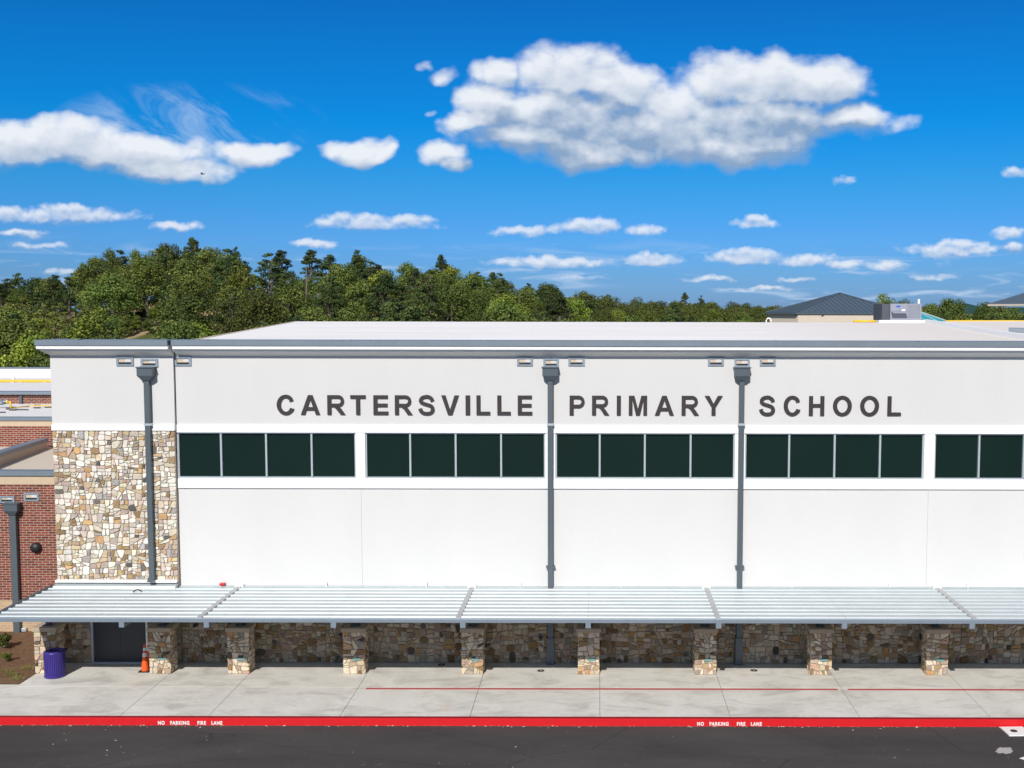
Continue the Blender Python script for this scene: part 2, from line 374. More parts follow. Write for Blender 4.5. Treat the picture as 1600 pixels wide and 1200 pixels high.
# ------------------------------------------------------------------ mesh helpers
class MB:
    def __init__(s): s.v = []; s.f = []; s.c = []; s.useC = False; s.mi = []; s.cur = 0
    def add(s, vs, fs, col=None):
        o = len(s.v); s.v += [tuple(p) for p in vs]
        for f in fs:
            s.f.append(tuple(i + o for i in f)); s.c.append(col or (1, 1, 1)); s.mi.append(s.cur)
        if col: s.useC = True
    def box(s, x0, x1, y0, y1, z0, z1, col=None):
        v = [(x0,y0,z0),(x1,y0,z0),(x1,y1,z0),(x0,y1,z0),(x0,y0,z1),(x1,y0,z1),(x1,y1,z1),(x0,y1,z1)]
        s.add(v, [(0,3,2,1),(4,5,6,7),(0,1,5,4),(1,2,6,5),(2,3,7,6),(3,0,4,7)], col)
    def hexa(s, lo, hi, col=None):          # lo, hi: four points each, same winding
        v = list(lo) + list(hi)
        s.add(v, [(0,3,2,1),(4,5,6,7),(0,1,5,4),(1,2,6,5),(2,3,7,6),(3,0,4,7)], col)
    def tube(s, pts, r, n=8, col=None, caps=True):
        pts = [Vector(p) for p in pts]; rr = r if isinstance(r, (list, tuple)) else [r] * len(pts)
        base = len(s.v); vs = []; fs = []
        for i, p in enumerate(pts):
            a = pts[max(i - 1, 0)]; b = pts[min(i + 1, len(pts) - 1)]
            t = (b - a).normalized(); up = Vector((0, 0, 1)) if abs(t.z) < .9 else Vector((1, 0, 0))
            e1 = t.cross(up).normalized(); e2 = t.cross(e1)
            for k in range(n):
                an = 2 * math.pi * k / n
                vs.append(p + (e1 * math.cos(an) + e2 * math.sin(an)) * rr[i])
        for i in range(len(pts) - 1):
            for k in range(n):
                k2 = (k + 1) % n
                fs.append((i*n+k, i*n+k2, (i+1)*n+k2, (i+1)*n+k))
        if caps: fs.append(tuple(range(n))[::-1]); fs.append(tuple((len(pts)-1)*n + k for k in range(n)))
        s.add(vs, fs, col)
    def lathe(s, prof, cx=0, cy=0, n=24, col=None):
        vs = []; fs = []
        for (r, z) in prof:
            for k in range(n):
                a = 2 * math.pi * k / n; vs.append((cx + r * math.cos(a), cy + r * math.sin(a), z))
        for i in range(len(prof) - 1):
            for k in range(n):
                k2 = (k + 1) % n; fs.append((i*n+k, i*n+k2, (i+1)*n+k2, (i+1)*n+k))
        fs.append(tuple(range(n))[::-1]); fs.append(tuple((len(prof)-1)*n + k for k in range(n)))
        s.add(vs, fs, col)
    def profile_x(s, prof, x0, x1, col=None):   # prof: list of (y,z), closed polygon, extruded along x
        n = len(prof); vs = [(x0, y, z) for y, z in prof] + [(x1, y, z) for y, z in prof]
        fs = [(i, (i+1) % n, n + (i+1) % n, n + i) for i in range(n)]
        fs += [tuple(range(n))[::-1], tuple(range(n, 2*n))]
        s.add(vs, fs, col)
    def prism(s, poly, y0, y1, col=None):        # poly: (x,z) outline extruded along y
        n = len(poly); vs = [(x, y0, z) for x, z in poly] + [(x, y1, z) for x, z in poly]
        fs = [(i, (i+1) % n, n + (i+1) % n, n + i) for i in range(n)]
        fs += [tuple(range(n))[::-1], tuple(range(n, 2*n))]
        s.add(vs, fs, col)
    def build(s, name, m, parent=None, smooth=False, bevel=0):
        me = bpy.data.meshes.new(name); me.from_pydata(s.v, [], s.f)
        if s.useC:
            ca = me.color_attributes.new('tint', 'FLOAT_COLOR', 'CORNER')
            arr = np.ones((len(me.loops), 4), dtype=np.float32); i = 0
            for f, c in zip(s.f, s.c):
                arr[i:i+len(f), :3] = c; i += len(f)
            ca.data.foreach_set('color', arr.ravel())
        for q in (m if isinstance(m, (list, tuple)) else [m]): me.materials.append(q)
        if isinstance(m, (list, tuple)): me.polygons.foreach_set('material_index', s.mi)
        me.update()
        bm = bmesh.new(); bm.from_mesh(me)
        if len(bm.verts) < 60000 and not s.useC: bmesh.ops.recalc_face_normals(bm, faces=bm.faces)
        bm.to_mesh(me); bm.free()
        if smooth: me.shade_smooth()
        o = bpy.data.objects.new(name, me); COL.objects.link(o)
        if parent is not None: o.parent = parent; o.matrix_parent_inverse = Matrix.Translation(-Vector(parent.location))
        if bevel:
            b = o.modifiers.new('bevel', 'BEVEL'); b.width = bevel; b.segments = 2; b.limit_method = 'ANGLE'
        return o
def lbl(o, label=None, cat=None, group=None, kind=None):
    for k, v in (('label', label), ('category', cat), ('group', group), ('kind', kind)):
        if v: o[k] = v
    return o
def thing(name, label, cat, loc=(0, 0, 0), group=None):
    o = bpy.data.objects.new(name, None); COL.objects.link(o); o.location = loc; o.empty_display_size = .3
    return lbl(o, label, cat, group)
def simple(name, m, parent, *box, bevel=0):
    b = MB(); b.box(*box); return b.build(name, m, parent, bevel=bevel)

# ------------------------------------------------------------------ stone masonry
PAL = [((.70,.65,.56),26),((.76,.72,.66),22),((.60,.52,.42),12),((.52,.40,.26),9),((.55,.35,.18),5),((.34,.24,.13),6),
       ((.28,.19,.10),3),((.40,.38,.36),6),((.50,.42,.38),7),((.17,.15,.14),2),((.09,.085,.085),1),((.42,.34,.30),5),((.58,.44,.38),3)]
PC = [p for p, w in PAL for _ in range(w)]
def clip(poly, a, n):                    # keep points with (p-a).n >= 0
    out = []
    for i in range(len(poly)):
        p, q = poly[i], poly[(i+1) % len(poly)]
        dp = (p[0]-a[0])*n[0] + (p[1]-a[1])*n[1]; dq = (q[0]-a[0])*n[0] + (q[1]-a[1])*n[1]
        if dp >= 0: out.append(p)
        if (dp >= 0) != (dq >= 0):
            t = dp / (dp - dq); out.append((p[0]+t*(q[0]-p[0]), p[1]+t*(q[1]-p[1])))
    return out
def area(p): return abs(sum(p[i][0]*p[(i+1) % len(p)][1] - p[(i+1) % len(p)][0]*p[i][1] for i in range(len(p)))) / 2
SHADE_TONE = (.60, .52, .42)  # darker, browner stone tone that paints in the shade under the canopy
def masonry(mb, rng, u0, u1, v0, v1, frame, size=1.0, tone=(1.0, .99, .955)):
    """irregular stones filling a rectangle; frame(u, v, d) -> world point, d outwards"""
    stack = [[(u0, v0), (u1, v0), (u1, v1), (u0, v1)]]; cells = []
    while stack:
        p = stack.pop(); A = area(p)
        us = [q[0] for q in p]; vs = [q[1] for q in p]; w = max(us)-min(us); h = max(vs)-min(vs)
        thr = rng.choice((.022, .03, .045, .06, .085)) * size
        if A < thr and max(w, h) < .5*math.sqrt(size): cells.append(p); continue
        if A < .006: cells.append(p); continue
        ang = rng.gauss(0, .10) if rng.random() < .62 else rng.uniform(-.6, .6)
        if A > 1: ang *= .25
        t = rng.uniform(.36, .64)
        if w*rng.uniform(.72, 1.0) > h: c = (min(us)+t*w, (min(vs)+max(vs))/2); n = (math.cos(ang), math.sin(ang))
        else: c = ((min(us)+max(us))/2, min(vs)+t*h); n = (-math.sin(ang), math.cos(ang))
        a = clip(p, c, n); b = clip(p, c, (-n[0], -n[1]))
        for q in (a, b):
            if len(q) >= 3: stack.append(q)
    for p in cells:
        A2 = sum(p[i][0]*p[(i+1) % len(p)][1] - p[(i+1) % len(p)][0]*p[i][1] for i in range(len(p)))
        if A2 < 0: p = p[::-1]
        q = list(p); m = rng.uniform(.006, .013)
        for i in range(len(p)):
            a, b = p[i], p[(i+1) % len(p)]; dx, dy = b[0]-a[0], b[1]-a[1]; L = math.hypot(dx, dy)
            if L < 1e-5: continue
            n = (-dy/L, dx/L); q = clip(q, (a[0]+n[0]*m, a[1]+n[1]*m), n)
            if len(q) < 3: break
        if len(q) < 3 or area(q) < .001: continue
        r = []
        k = rng.uniform(.10, .24)
        for i in range(len(q)):
            a, b, c = q[i-1], q[i], q[(i+1) % len(q)]
            r.append((b[0]+(a[0]-b[0])*k, b[1]+(a[1]-b[1])*k)); r.append((b[0]+(c[0]-b[0])*k, b[1]+(c[1]-b[1])*k))
        n = len(r); cu = sum(x for x, _ in r)/n; cv = sum(y for _, y in r)/n
        d = rng.uniform(.022, .05)
        tl = [(rng.uniform(-.012, .012)), (rng.uniform(-.012, .012))]
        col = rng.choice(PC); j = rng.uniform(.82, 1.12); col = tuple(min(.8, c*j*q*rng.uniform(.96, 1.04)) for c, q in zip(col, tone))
        V = [frame(x, y, 0) for x, y in r]
        V += [frame(x, y, d*.75) for x, y in r]
        V += [frame(cu+(x-cu)*.86, cv+(y-cv)*.86, d + (x-cu)*tl[0]*6 + (y-cv)*tl[1]*6) for x, y in r]
        fs = [(i, (i+1) % n, n+(i+1) % n, n+i) for i in range(n)] + [(n+i, n+(i+1) % n, 2*n+(i+1) % n, 2*n+i) for i in range(n)] + [tuple(range(2*n, 3*n))]
        mb.add(V, fs, col)

# ------------------------------------------------------------------ ground, road, sidewalk, kerb
KERB_Y = G(800, 1122.5).y
def hill_table():
    # view angle (tangent), ridge distance, tree-top line in metres at that distance
    T = [(-400,432,250),(60,434,265),(110,430,262),(150,402,235),(210,392,228),(300,380,225),(370,392,226),(430,402,228),(560,400,240),(640,412,250),
         (690,410,255),(760,430,300),(850,440,340),(930,454,400),(1000,464,480),(1100,468,560),(1200,476,620),(1300,478,480),(1400,480,330),(1500,478,320),(1620,480,320),(2200,476,330)]
    out = []
    for px, py, dist in T:
        d = pdir(px, py); out.append((d.x/d.y, dist, H + d.z/d.y*dist))
    return out
HT = hill_table()
def ridge(u):
    a = HT[0]
    if u <= a[0]: return a[1], a[2]
    for b in HT[1:]:
        if u <= b[0]:
            t = (u-a[0])/(b[0]-a[0]); return a[1]+(b[1]-a[1])*t, a[2]+(b[2]-a[2])*t
        a = b
    return a[1], a[2]
TREE_H = 10.0
def terrain(x, depth):              # depth measured from the camera's foot along y
    if depth <= 60: return -.4
    u = x/depth; rd, top = ridge(u); g = max(top-TREE_H, 0)
    t = (depth-85)/(rd-85)
    if t <= 0: return -.4
    if t > 1: return -.4 + g*max(0, 1-(t-1)*.5) 
    return -.4 + g*t*t*(3-2*t)*.45 + g*t*.55
def build_ground():
    b = MB(); us = [-8, -4, -2, -1.2] + [-.9+i*.05 for i in range(37)] + [1.2, 2, 4, 8]
    ds = [0.5, 20, 40, 60, 75, 85, 95, 110, 125, 140, 160, 180, 200, 220, 235, 250, 270, 300, 340, 400, 480, 560, 650, 800, 1200, 2500, 6000, 12000]
    V = []; Fc = []
    for d in ds:
        for u in us:
            x = u*d if d > 60 else u*60; V.append((x, d-D, terrain(x, d) if d > 60 else -.4))
    n = len(us)
    for i in range(len(ds)-1):
        for j in range(n-1): Fc.append((i*n+j, i*n+j+1, (i+1)*n+j+1, (i+1)*n+j))
    o = len(V)
    V += [(-480, -2000, -.4), (480, -2000, -.4)]; Fc.append((o, o+1, n-1, 0))
    b.add(V, Fc); g = b.build('ground', M['terrain'], smooth=True); lbl(g, kind='structure')
build_ground()
def hill_far():
    b = MB(); y = 7000; V = []; n = 40
    prof = []
    for i in range(n+1):
        px = 1380+i*8
        h = 3*math.exp(-((px-1495)/20)**2) + 9*math.exp(-((px-1510)/26)**2) + 5*math.exp(-((px-1590)/40)**2) + 2
        p = W(px, 487-h, y-D); prof.append((p.x, p.z))
    for x, z in prof: V.append((x, y-D, z))
    for x, z in prof: V.append((x, y-D-500, -1))
    for x, z in prof: V.append((x, y-D+900, -1))
    F_ = []
    for i in range(n): F_ += [(n+1+i, n+2+i, i+1, i), (i, i+1, 2*(n+1)+i+1, 2*(n+1)+i)]
    b.add(V, F_)
    def fn(N, bb, pos): N.put(bb.inputs['Base Color'], N.mix(N.noise(pos, .02, 4), (.02, .06, .05), (.03, .09, .075)))
    lbl(b.build('hills', mat('far_forest', (.03, .08, .07), 1, 0, .1, fn=fn), smooth=True), kind='structure')
hill_far()
ROAD_Z = -.235
lbl(simple('road', M['asphalt'], None, -60, 60, -80, KERB_Y-.02, -.38, ROAD_Z), kind='structure')
# kerb
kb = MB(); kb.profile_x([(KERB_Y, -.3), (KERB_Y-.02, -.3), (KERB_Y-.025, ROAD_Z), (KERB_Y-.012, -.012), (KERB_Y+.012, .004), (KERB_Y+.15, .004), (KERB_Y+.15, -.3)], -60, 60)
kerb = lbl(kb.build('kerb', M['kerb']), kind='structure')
# sidewalk slabs
SWX0 = G(60, 1050).x
joints = [SWX0] + [G(px, py).x for px, py in ((268,1050),(390,1052),(573,1053),(755,1054),(937,1055),(1120,1055),(1301,1055),(1484,1055))] + [16.2, 20.2, 30, 45]
ymid = G(800, 1074).y
sw = MB()
for i in range(len(joints)-1):
    for (ya, yb) in ((KERB_Y+.15, ymid), (ymid, .35)):
        g = .008 if i % 2 == 0 else .015
        sw.box(joints[i]+g/2, joints[i+1]-g/2, ya+.004, yb-.004, -.3, .0)
BED_Y0 = G(20, 1069).y
sw.box(-60, SWX0-.012, KERB_Y+.154, BED_Y0, -.3, -.01)
lbl(sw.build('sidewalk', M['concrete'], bevel=.006), kind='structure')
sub = MB(); sub.box(-60, 60, KERB_Y+.152, .3, -.38, -.03); M['jointfill'] = mat('joint_filler', (.13, .12, .10), .95)
lbl(sub.build('sidewalk_base', M['jointfill']), kind='structure')
# expansion joint sealant and the red line painted on the slabs
rl = MB(); ya = G(800, 1075.2).y; yb = G(800, 1077.6).y
rl.box(G(572, 1076).x, G(1308, 1076).x, yb, ya, .0005, .0045); rl.box(G(1324, 1076).x, 30, yb, ya, .0005, .0045)
lbl(rl.build('painted_line', M['redline']), kind='structure')
# kerb lettering
def text_mesh(name, body, size, m, parent, loc, sx=1.0, depth=.002):
    cu = bpy.data.curves.new(name, 'FONT'); cu.body = body; cu.size = size; cu.extrude = depth; cu.offset = .006
    cu.space_word = 1.9; cu.space_character = 1.2
    t = bpy.data.objects.new(name, cu); COL.objects.link(t)
    bpy.context.view_layer.update()
    me = bpy.data.meshes.new_from_object(t.evaluated_get(bpy.context.evaluated_depsgraph_get()))
    bpy.data.objects.remove(t); me.name = name
    me.materials.clear(); me.materials.append(m)
    xs = [v.co.x for v in me.vertices]; w = max(xs)-min(xs); k = sx/w; x0 = min(xs)
    for v in me.vertices: v.co = Vector(((v.co.x-x0)*k, -v.co.z, v.co.y))
    o = bpy.data.objects.new(name, me); COL.objects.link(o); o.location = loc
    if parent: o.parent = parent
    return o
for a, b_ in ((238, 340), (1091, 1193)):
    x0 = G(a, 1130).x; x1 = G(b_, 1130).x
    text_mesh('kerb_lettering', 'NO  PARKING   FIRE  LANE', .155, M['paint'], kerb, (x0, KERB_Y-.030, -.205), x1-x0)
# concrete pad and patches on the road
pad = MB(); pts = [G(px, py, ROAD_Z) for px, py in ((1562,1137),(1597,1136.5),(1618,1150),(1577,1150.5))]
pad.hexa([(p.x, p.y, ROAD_Z-.05) for p in pts][::-1], [(p.x, p.y, ROAD_Z+.03) for p in pts][::-1])
padr = thing('valve_pad', 'white concrete pad with small round iron cover set in the asphalt beside the kerb', 'utility cover', tuple(sum((p for p in pts), Vector())/4 + Vector((0, 0, 0))))
pad.build('concrete_collar', M['paint'], padr)
c = G(1584, 1143.5, ROAD_Z); mb = MB(); mb.lathe([(.11, ROAD_Z+.02), (.11, ROAD_Z+.036), (.09, ROAD_Z+.038)], c.x, c.y, 20); mb.build('iron_lid', M['iron'], padr)
rng = random.Random(5)
def blob(name, px0, px1, py0, py1, m, label):
    b = MB(); cx, cy = (px0+px1)/2, (py0+py1)/2; P_ = []
    for k in range(22):
        a = 2*math.pi*k/22; r = rng.uniform(.72, 1.1); P_.append(G(cx+math.cos(a)*(px1-px0)/2*r, cy+math.sin(a)*(py1-py0)/2*r, ROAD_Z))
    n = len(P_); b.add([(p.x, p.y, ROAD_Z+.001) for p in P_]+[(p.x, p.y, ROAD_Z+.005) for p in P_], [tuple(range(n, 2*n))]+[(i, (i+1)%n, n+(i+1)%n, n+i) for i in range(n)])
    o = b.build(name, m); lbl(o, label, kind='structure'); return o
M['patch'] = mat('pale_patch', (.40, .37, .36), .9)
blob('road_patch', 1555, 1583, 1167, 1178, M['patch'], 'pale spalled patch on the asphalt')
b = MB(); P_ = [G(px, py, ROAD_Z) for px, py in ((1592, 1185), (1612, 1179), (1625, 1186), (1605, 1189))]
b.add([(p.x, p.y, ROAD_Z+.004) for p in P_], [(0, 1, 2, 3)]); lbl(b.build('painted_arrow', M['paint']), kind='structure')
# loose litter along the gutter
b = MB(); rr = random.Random(9)
for i in range(420):
    x = rr.uniform(-19, 20); t = rr.random(); y = KERB_Y-.03-abs(rr.gauss(0, .06)) if t < .7 else KERB_Y-rr.uniform(0, 5)
    s = rr.uniform(.008, .03) if t < .7 else rr.uniform(.008, .022); c = rr.choice(((.5,.42,.3),(.3,.2,.1),(.55,.5,.45),(.2,.13,.06)))
    a = rr.uniform(0, 3.1); dx, dy = math.cos(a)*s*rr.uniform(1, 2.5), math.sin(a)*s
    b.add([(x-dx, y-dy, ROAD_Z+.003), (x+dy*.6, y-dx*.6, ROAD_Z+.012), (x+dx, y+dy, ROAD_Z+.006), (x-dy*.6, y+dx*.6, ROAD_Z+.02)], [(0, 1, 2, 3)], c)
lbl(b.build('leaf_litter', M['stone']), 'dry leaves and grit scattered along the foot of the red kerb', 'litter', kind='stuff')
# mulch bed
b = MB(); nx, ny = 60, 60; X0, X1, Y0, Y1 = -60, SWX0-.02, BED_Y0+.02, 4.0; rr = random.Random(3)
X0 = -26
for j in range(ny+1):
    for i in range(nx+1):
        x = X0+(X1-X0)*i/nx; y = Y0+(Y1-Y0)*j/ny; e = min(i, nx-i, j, ny-j, 4)/4
        b.v.append((x, y, .0+e*(.03+.03*rr.random()+.03*math.sin(x*1.3+y))))
for j in range(ny):
    for i in range(nx): b.f.append((j*(nx+1)+i, j*(nx+1)+i+1, (j+1)*(nx+1)+i+1, (j+1)*(nx+1)+i)); b.c.append((1,1,1)); b.mi.append(0)
lbl(b.build('mulch_bed', M['mulch'], smooth=False), kind='structure')

# ------------------------------------------------------------------ main building
Z_CAPT, Z_CAPB, Z_WHB, Z_ST, Z_COVE = zc(532.5, -.46), zc(541, -.46), zc(546.5, -.46), zc(550, -.36), zc(557)
Z_LT, Z_LB, Z_WT, Z_WB, Z_SB = zc(664.5), zc(676.5), zc(677), zc(748.5), zc(763)
XR = 26.0
XT0, XT1 = xc(79.5, 600, -.12), xc(272.5, 620, -.12)       # stone tower
YT = -.12
Z_CAN = zc(917)
gym = thing('school_hall', 'long white stucco school hall with green window band and stone tower at its left end', 'building', (4, 8, 0))
TH = .35
MOD = [xc(277.5, 712), xc(571, 712), xc(868, 712), xc(1164, 712), xc(1460, 712)]
MODR = [xc(556, 712), xc(852, 712), xc(1148, 712), xc(1443.5, 712), xc(1460, 712)+(xc(1443.5, 712)-xc(1164, 712))]
MOD += [MODR[-1]+.35]; MODR += [XR-1]
# stucco, upper and lower fields in panels with 12 mm control joints
up = MB(); lo = MB()
xs = [XT1+.012] + [ (MODR[i]+MOD[i+1])/2 for i in range(5)] + [XR]
for i in range(len(xs)-1):
    a, c = xs[i]+(.0 if i == 0 else .003), xs[i+1]-.003
    lo.box(a, c, 0, TH, 2.3, Z_SB+.02)
ux = [XT1+.012, xs[2], xs[3], XR]
for i in range(len(ux)-1): up.box(ux[i]+(0 if i == 0 else .006), ux[i+1]-.006, 0, TH, Z_LT-.02, Z_CAPB-.05)
up.box(XT0, XT1-.012, YT, TH, zc(664, YT, 170)-.01, Z_CAPB-.05)
up.build('upper_stucco_wall', M['stucco_up'], gym); lo.build('lower_stucco_wall', M['stucco_low'], gym)
bk = MB(); bk.box(XT1, XR, .05, TH-.02, 2.3, Z_CAPB-.06); 
bk = MB(); bk.box(XT0+.02, XR-.02, .3, .6, 0, Z_SB); bk.box(XT0+.02, XR-.02, .3, .6, Z_LT, Z_CAPB-.1)
bk.box(XT0, XT0+.3, TH, 22, 0, Z_CAPB-.9); bk.box(XR-.3, XR, TH, 22, 0, Z_CAPB-.4); bk.box(XT0, XR, 21.7, 22, 0, Z_CAPB-.9)
bk.build('side_and_back_wall', M['buff'], gym)
# white lintel and sill bands
wb = MB()
for i in range(5):
    pass
zt0, zt1 = zc(663.5, YT, 170), zc(672.5, YT, 170)
lint = MB(); lint.profile_x([(-.05, Z_LT), (-.05, Z_LB), (.2, Z_LB-.0), (.2, Z_LT)], XT1+.02, XR); lint.build('lintel_band', M['white'], gym)
l2 = MB(); l2.box(XT0-.01, XT1-.006, YT-.06, YT+.1, zt1, zt0); l2.build('tower_band', M['white'], gym)
sill = MB(); sill.profile_x([(-.07, Z_WB-.03), (-.07, Z_SB+.0), (.0, Z_SB-.02), (.25, Z_SB-.02), (.25, Z_WB+.01), (.0, Z_WB+.01)], XT1+.02, XR); sill.build('sill_band', M['white'], gym)
pier = MB()
for i in range(5): pier = MB(); pier.box(MODR[i]+.002, MOD[i+1]-.002, -.03, .3, Z_WB+.012, Z_LB-.002); pier.build('window_pier', M['white'], gym)
pier = MB(); pier.box(XT1+.02, MOD[0]-.002, -.0, .3, Z_WB+.012, Z_LB-.002)
pier.build('window_pier', M['white'], gym)
# windows
for i in range(6):
    a, c = MOD[i], MODR[i]
    if i == 5: break
    fr = MB(); z0, z1 = Z_WB+.012, Z_LB-.002; t = .05
    fr.box(a, c, .03, .14, z0, z0+t); fr.box(a, c, .03, .14, z1-t, z1)
    fr.box(a, a+t, .032, .138, z0+t, z1-t); fr.box(c-t, c, .032, .138, z0+t, z1-t)
    if i < 4: ms = [[345.5,416,487],[641,712,783],[937,1007.5,1079],[1233,1304,1375]][i]; mx = [xc(q, 712) for q in ms]
    else: mx = [a+(c-a)*k/4 for k in (1, 2, 3)]
    for q in mx: fr.box(q-.032, q+.032, .0, .134, z0+t, z1-t)
    w = fr.build('window', M['frame'], gym)
    e = [a+t]+mx+[c-t]
    for k in range(4):
        g = MB(); g.box(e[k]+(.032 if k else 0), e[k+1]-(.032 if k < 3 else 0), .10, .112, z0+t, z1-t); g.build('pane', M['glass'], w)
simple('window_backing', M['dark'], gym, MOD[0]-.1, XR-.3, .24, .3, Z_WB, Z_LB)
# cornice in two lengths: the tower's and the hall's
def cornice(x0, x1, dy, lret):
    prof_cap = [(-.50+dy, Z_CAPT), (-.50+dy, Z_CAPB), (.30, Z_CAPB), (.30, Z_CAPT+.01)]
    prof_w = [(-.46+dy, Z_CAPB), (-.46+dy, Z_WHB), (-.36+dy, Z_WHB-.015), (-.34+dy, Z_ST), (-.29+dy, Z_ST-.02), (0+dy, Z_COVE), (.25, Z_COVE), (.25, Z_CAPB)]
    c1 = MB(); c1.profile_x(prof_cap, x0, x1)
    jx = x0+1.2
    while jx < x1: c1.box(jx, jx+.05, -.507+dy, -.2, Z_CAPB+.01, Z_CAPT+.025); jx += 5.0
    c2 = MB(); c2.profile_x(prof_w, x0+.03, x1)
    if lret:   # left return running back along the side
        c1b = [(x0-.47, Z_CAPT), (x0-.47, Z_CAPB), (x0+.2, Z_CAPB), (x0+.2, Z_CAPT)]
        n = 4
        c1.box(x0-.28, x0, -.50+dy, 1.3, Z_CAPB, Z_CAPT-.001)
        w = [(x0-.25, Z_CAPB), (x0-.25, Z_WHB), (x0-.19, Z_WHB-.015), (x0-.17, Z_ST), (x0-.13, Z_ST-.02), (x0+.03, Z_COVE), (x0+.03, Z_CAPB)]
        # mitred: front ring follows the front profile
        fr = [(-.46+dy), (-.46+dy), (-.36+dy), (-.34+dy), (-.29+dy), (0+dy), (0+dy)]
        m = len(w); V = [(w[i][0], fr[i], w[i][1]) for i in range(m)] + [(w[i][0], 1.3, w[i][1]) for i in range(m)]
        c2.add(V, [(i, (i+1) % m, m+(i+1) % m, m+i) for i in range(m)] + [tuple(range(m))[::-1], tuple(range(m, 2*m))])
        # front face of the mitre
        V = [(x0+.035, fr[i]+.0, w[i][1]) for i in range(m)]
        c2.add([(w[i][0], fr[i], w[i][1]) for i in range(m)] + V, [(i, i+1, m+i+1, m+i) for i in range(m-1)])
    c1.build('cap_flashing', M['cap'], gym); c2.build('cornice', M['white'], gym)
cornice(XT0, XT1-.01, YT, True); cornice(XT1+.07, XR, 0, False)
simple('expansion_joint', M['dark'], gym, XT1-.012, XT1+.012, -.02, .3, Z_LB, Z_CAPT-.05)
# roof
zr0 = Z_CAPT-.03; pr = W(700, 502.6, 16.0); RY = 16.0; zr1 = W(800, 502.8, RY).z
XRL = W(465, 502.5, RY).x; XRR = W(1440, 502.5, RY).x
XRLf = W(303, 531, .3).x
rf = MB()
rf.hexa([(XRLf, .3, zr0-.2), (XR, .3, zr0-.2), (XR, RY, zr1-.2), (XRL, RY, zr1-.2)], [(XRLf, .3, zr0), (XR, .3, zr0), (XR, RY, zr1), (XRL, RY, zr1)])
rf.hexa([(XRL, RY, zr1-.3), (XR, RY, zr1-.3), (XR, 22, zr1-.7), (XRL, 22, zr1-.7)], [(XRL, RY, zr1), (XR, RY, zr1), (XR, 22, zr1-.35), (XRL, 22, zr1-.35)])
rf.build('roof', M['roof'], gym)
eg = MB(); eg.hexa([(XRLf-.12, .3, zr0-.6), (XRLf, .3, zr0-.6), (XRL, RY, zr1-.6), (XRL-.12, RY, zr1-.6)], [(XRLf-.12, .3, zr0+.02), (XRLf-.005, .3, zr0+.02), (XRL-.005, RY, zr1+.02), (XRL-.12, RY, zr1+.02)])
eg.box(XRLf-.1, XRLf+.5, .35, 16, Z_CAPT-1.6, zr0-.21)
eg.build('roof_edge', M['buff'], gym)
simple('tower_roof', M['roofgrey'], gym, XT0+.3, XRLf-.13, .32, 21.8, Z_CAPT-.9, Z_CAPT-.7)
# low curb dividing the roof on the right, and the raised curb at the ridge
rp = MB()
xa = W(1600, 522, .9).x; 
rp.hexa([(xa+.2, .9, zr0-.05), (xa+.55, .9, zr0-.05), (XRR+.4, RY, zr1-.05), (XRR, RY, zr1-.05)], [(xa+.3, .9, zr0+.20), (xa+.5, .9, zr0+.20), (XRR+.3, RY, zr1+.16), (XRR+.1, RY, zr1+.16)])
xq = W(1372, 500, RY).x
rp.box(xq, XRR+.3, RY-.25, RY+.4, zr1-.05, zr1+.12)
rp.build('roof_curb', M['white'], gym)
ob = MB(); ob.hexa([(xa+.55, .32, zr0), (XR, .32, zr0), (XR, RY, zr1), (XRR+.4, RY, zr1)], [(xa+.55, .32, zr0+.10), (XR, .32, zr0+.22), (XR, RY, zr1+.1), (XRR+.4, RY, zr1+.06)])
ob.build('right_roof', M['roof'], gym)
# grey coping end on the right
cp = MB(); a = W(1568, 526, 3.5); b_ = W(1604, 536, .9)
zb = zr0+.12
def coping(p, q, w, h):
    p = Vector(p); q = Vector(q); d = (q-p).normalized(); n = Vector((-d.y, d.x, 0))
    prof = [(-w, 0), (-w, h*.6), (-w*.6, h*.95), (0, h), (w*.6, h*.95), (w, h*.6), (w, 0)]
    V = [tuple(p+n*a+Vector((0, 0, z))) for a, z in prof]+[tuple(q+n*a+Vector((0, 0, z))) for a, z in prof]
    m = len(prof); cp.add(V, [(i, (i+1) % m, m+(i+1) % m, m+i) for i in range(m)]+[tuple(range(m)), tuple(range(m, 2*m))[::-1]])
pa = W(1576, 524, 5.0); coping((pa.x, 5.0, pa.z-.05), (pa.x+7, 2.2, pa.z-.12), .22, .36)
cp.build('coping', M['cap'], gym, smooth=False)

# scuppers, leader heads and downspouts
def scupper(px0, px1, py0, py1, Y, parent, m=None):
    p0, p1 = W(px0, py1, Y), W(px1, py0, Y); x0, x1, z0, z1 = p0.x, p1.x, p0.z, p1.z; t = (x1-x0)*.13
    s = MB(); y0 = Y-.045
    s.box(x0, x1, y0, Y+.01, z0, z0+t*.7); s.box(x0, x1, y0, Y+.01, z1-t*.8, z1); s.box(x0, x0+t, y0, Y+.01, z0+t*.7, z1-t*.8); s.box(x1-t, x1, y0, Y+.01, z0+t*.7, z1-t*.8)
    o = s.build('scupper', m or M['downspout'], parent)
    simple('scupper_throat', M['buff'], o, x0+t, x1-t, Y-.012, Y-.008, z0+t*1.6, z1-t*.8)
    simple('scupper_lip', M['dark'], o, x0+t, x1-t, Y-.02, Y-.006, z0+t*.7, z0+t*1.55)
    simple('painted_throat_light', M['stucco_up'], o, (x0+x1)/2, x1-t*1.3, Y-.016, Y-.0125, z0+t*1.7, z1-t*.85)  # pale plate painting the light on the right of the throat
    return o
M['scup'] = mat('scupper_metal', (.26, .32, .38), .5, .2)
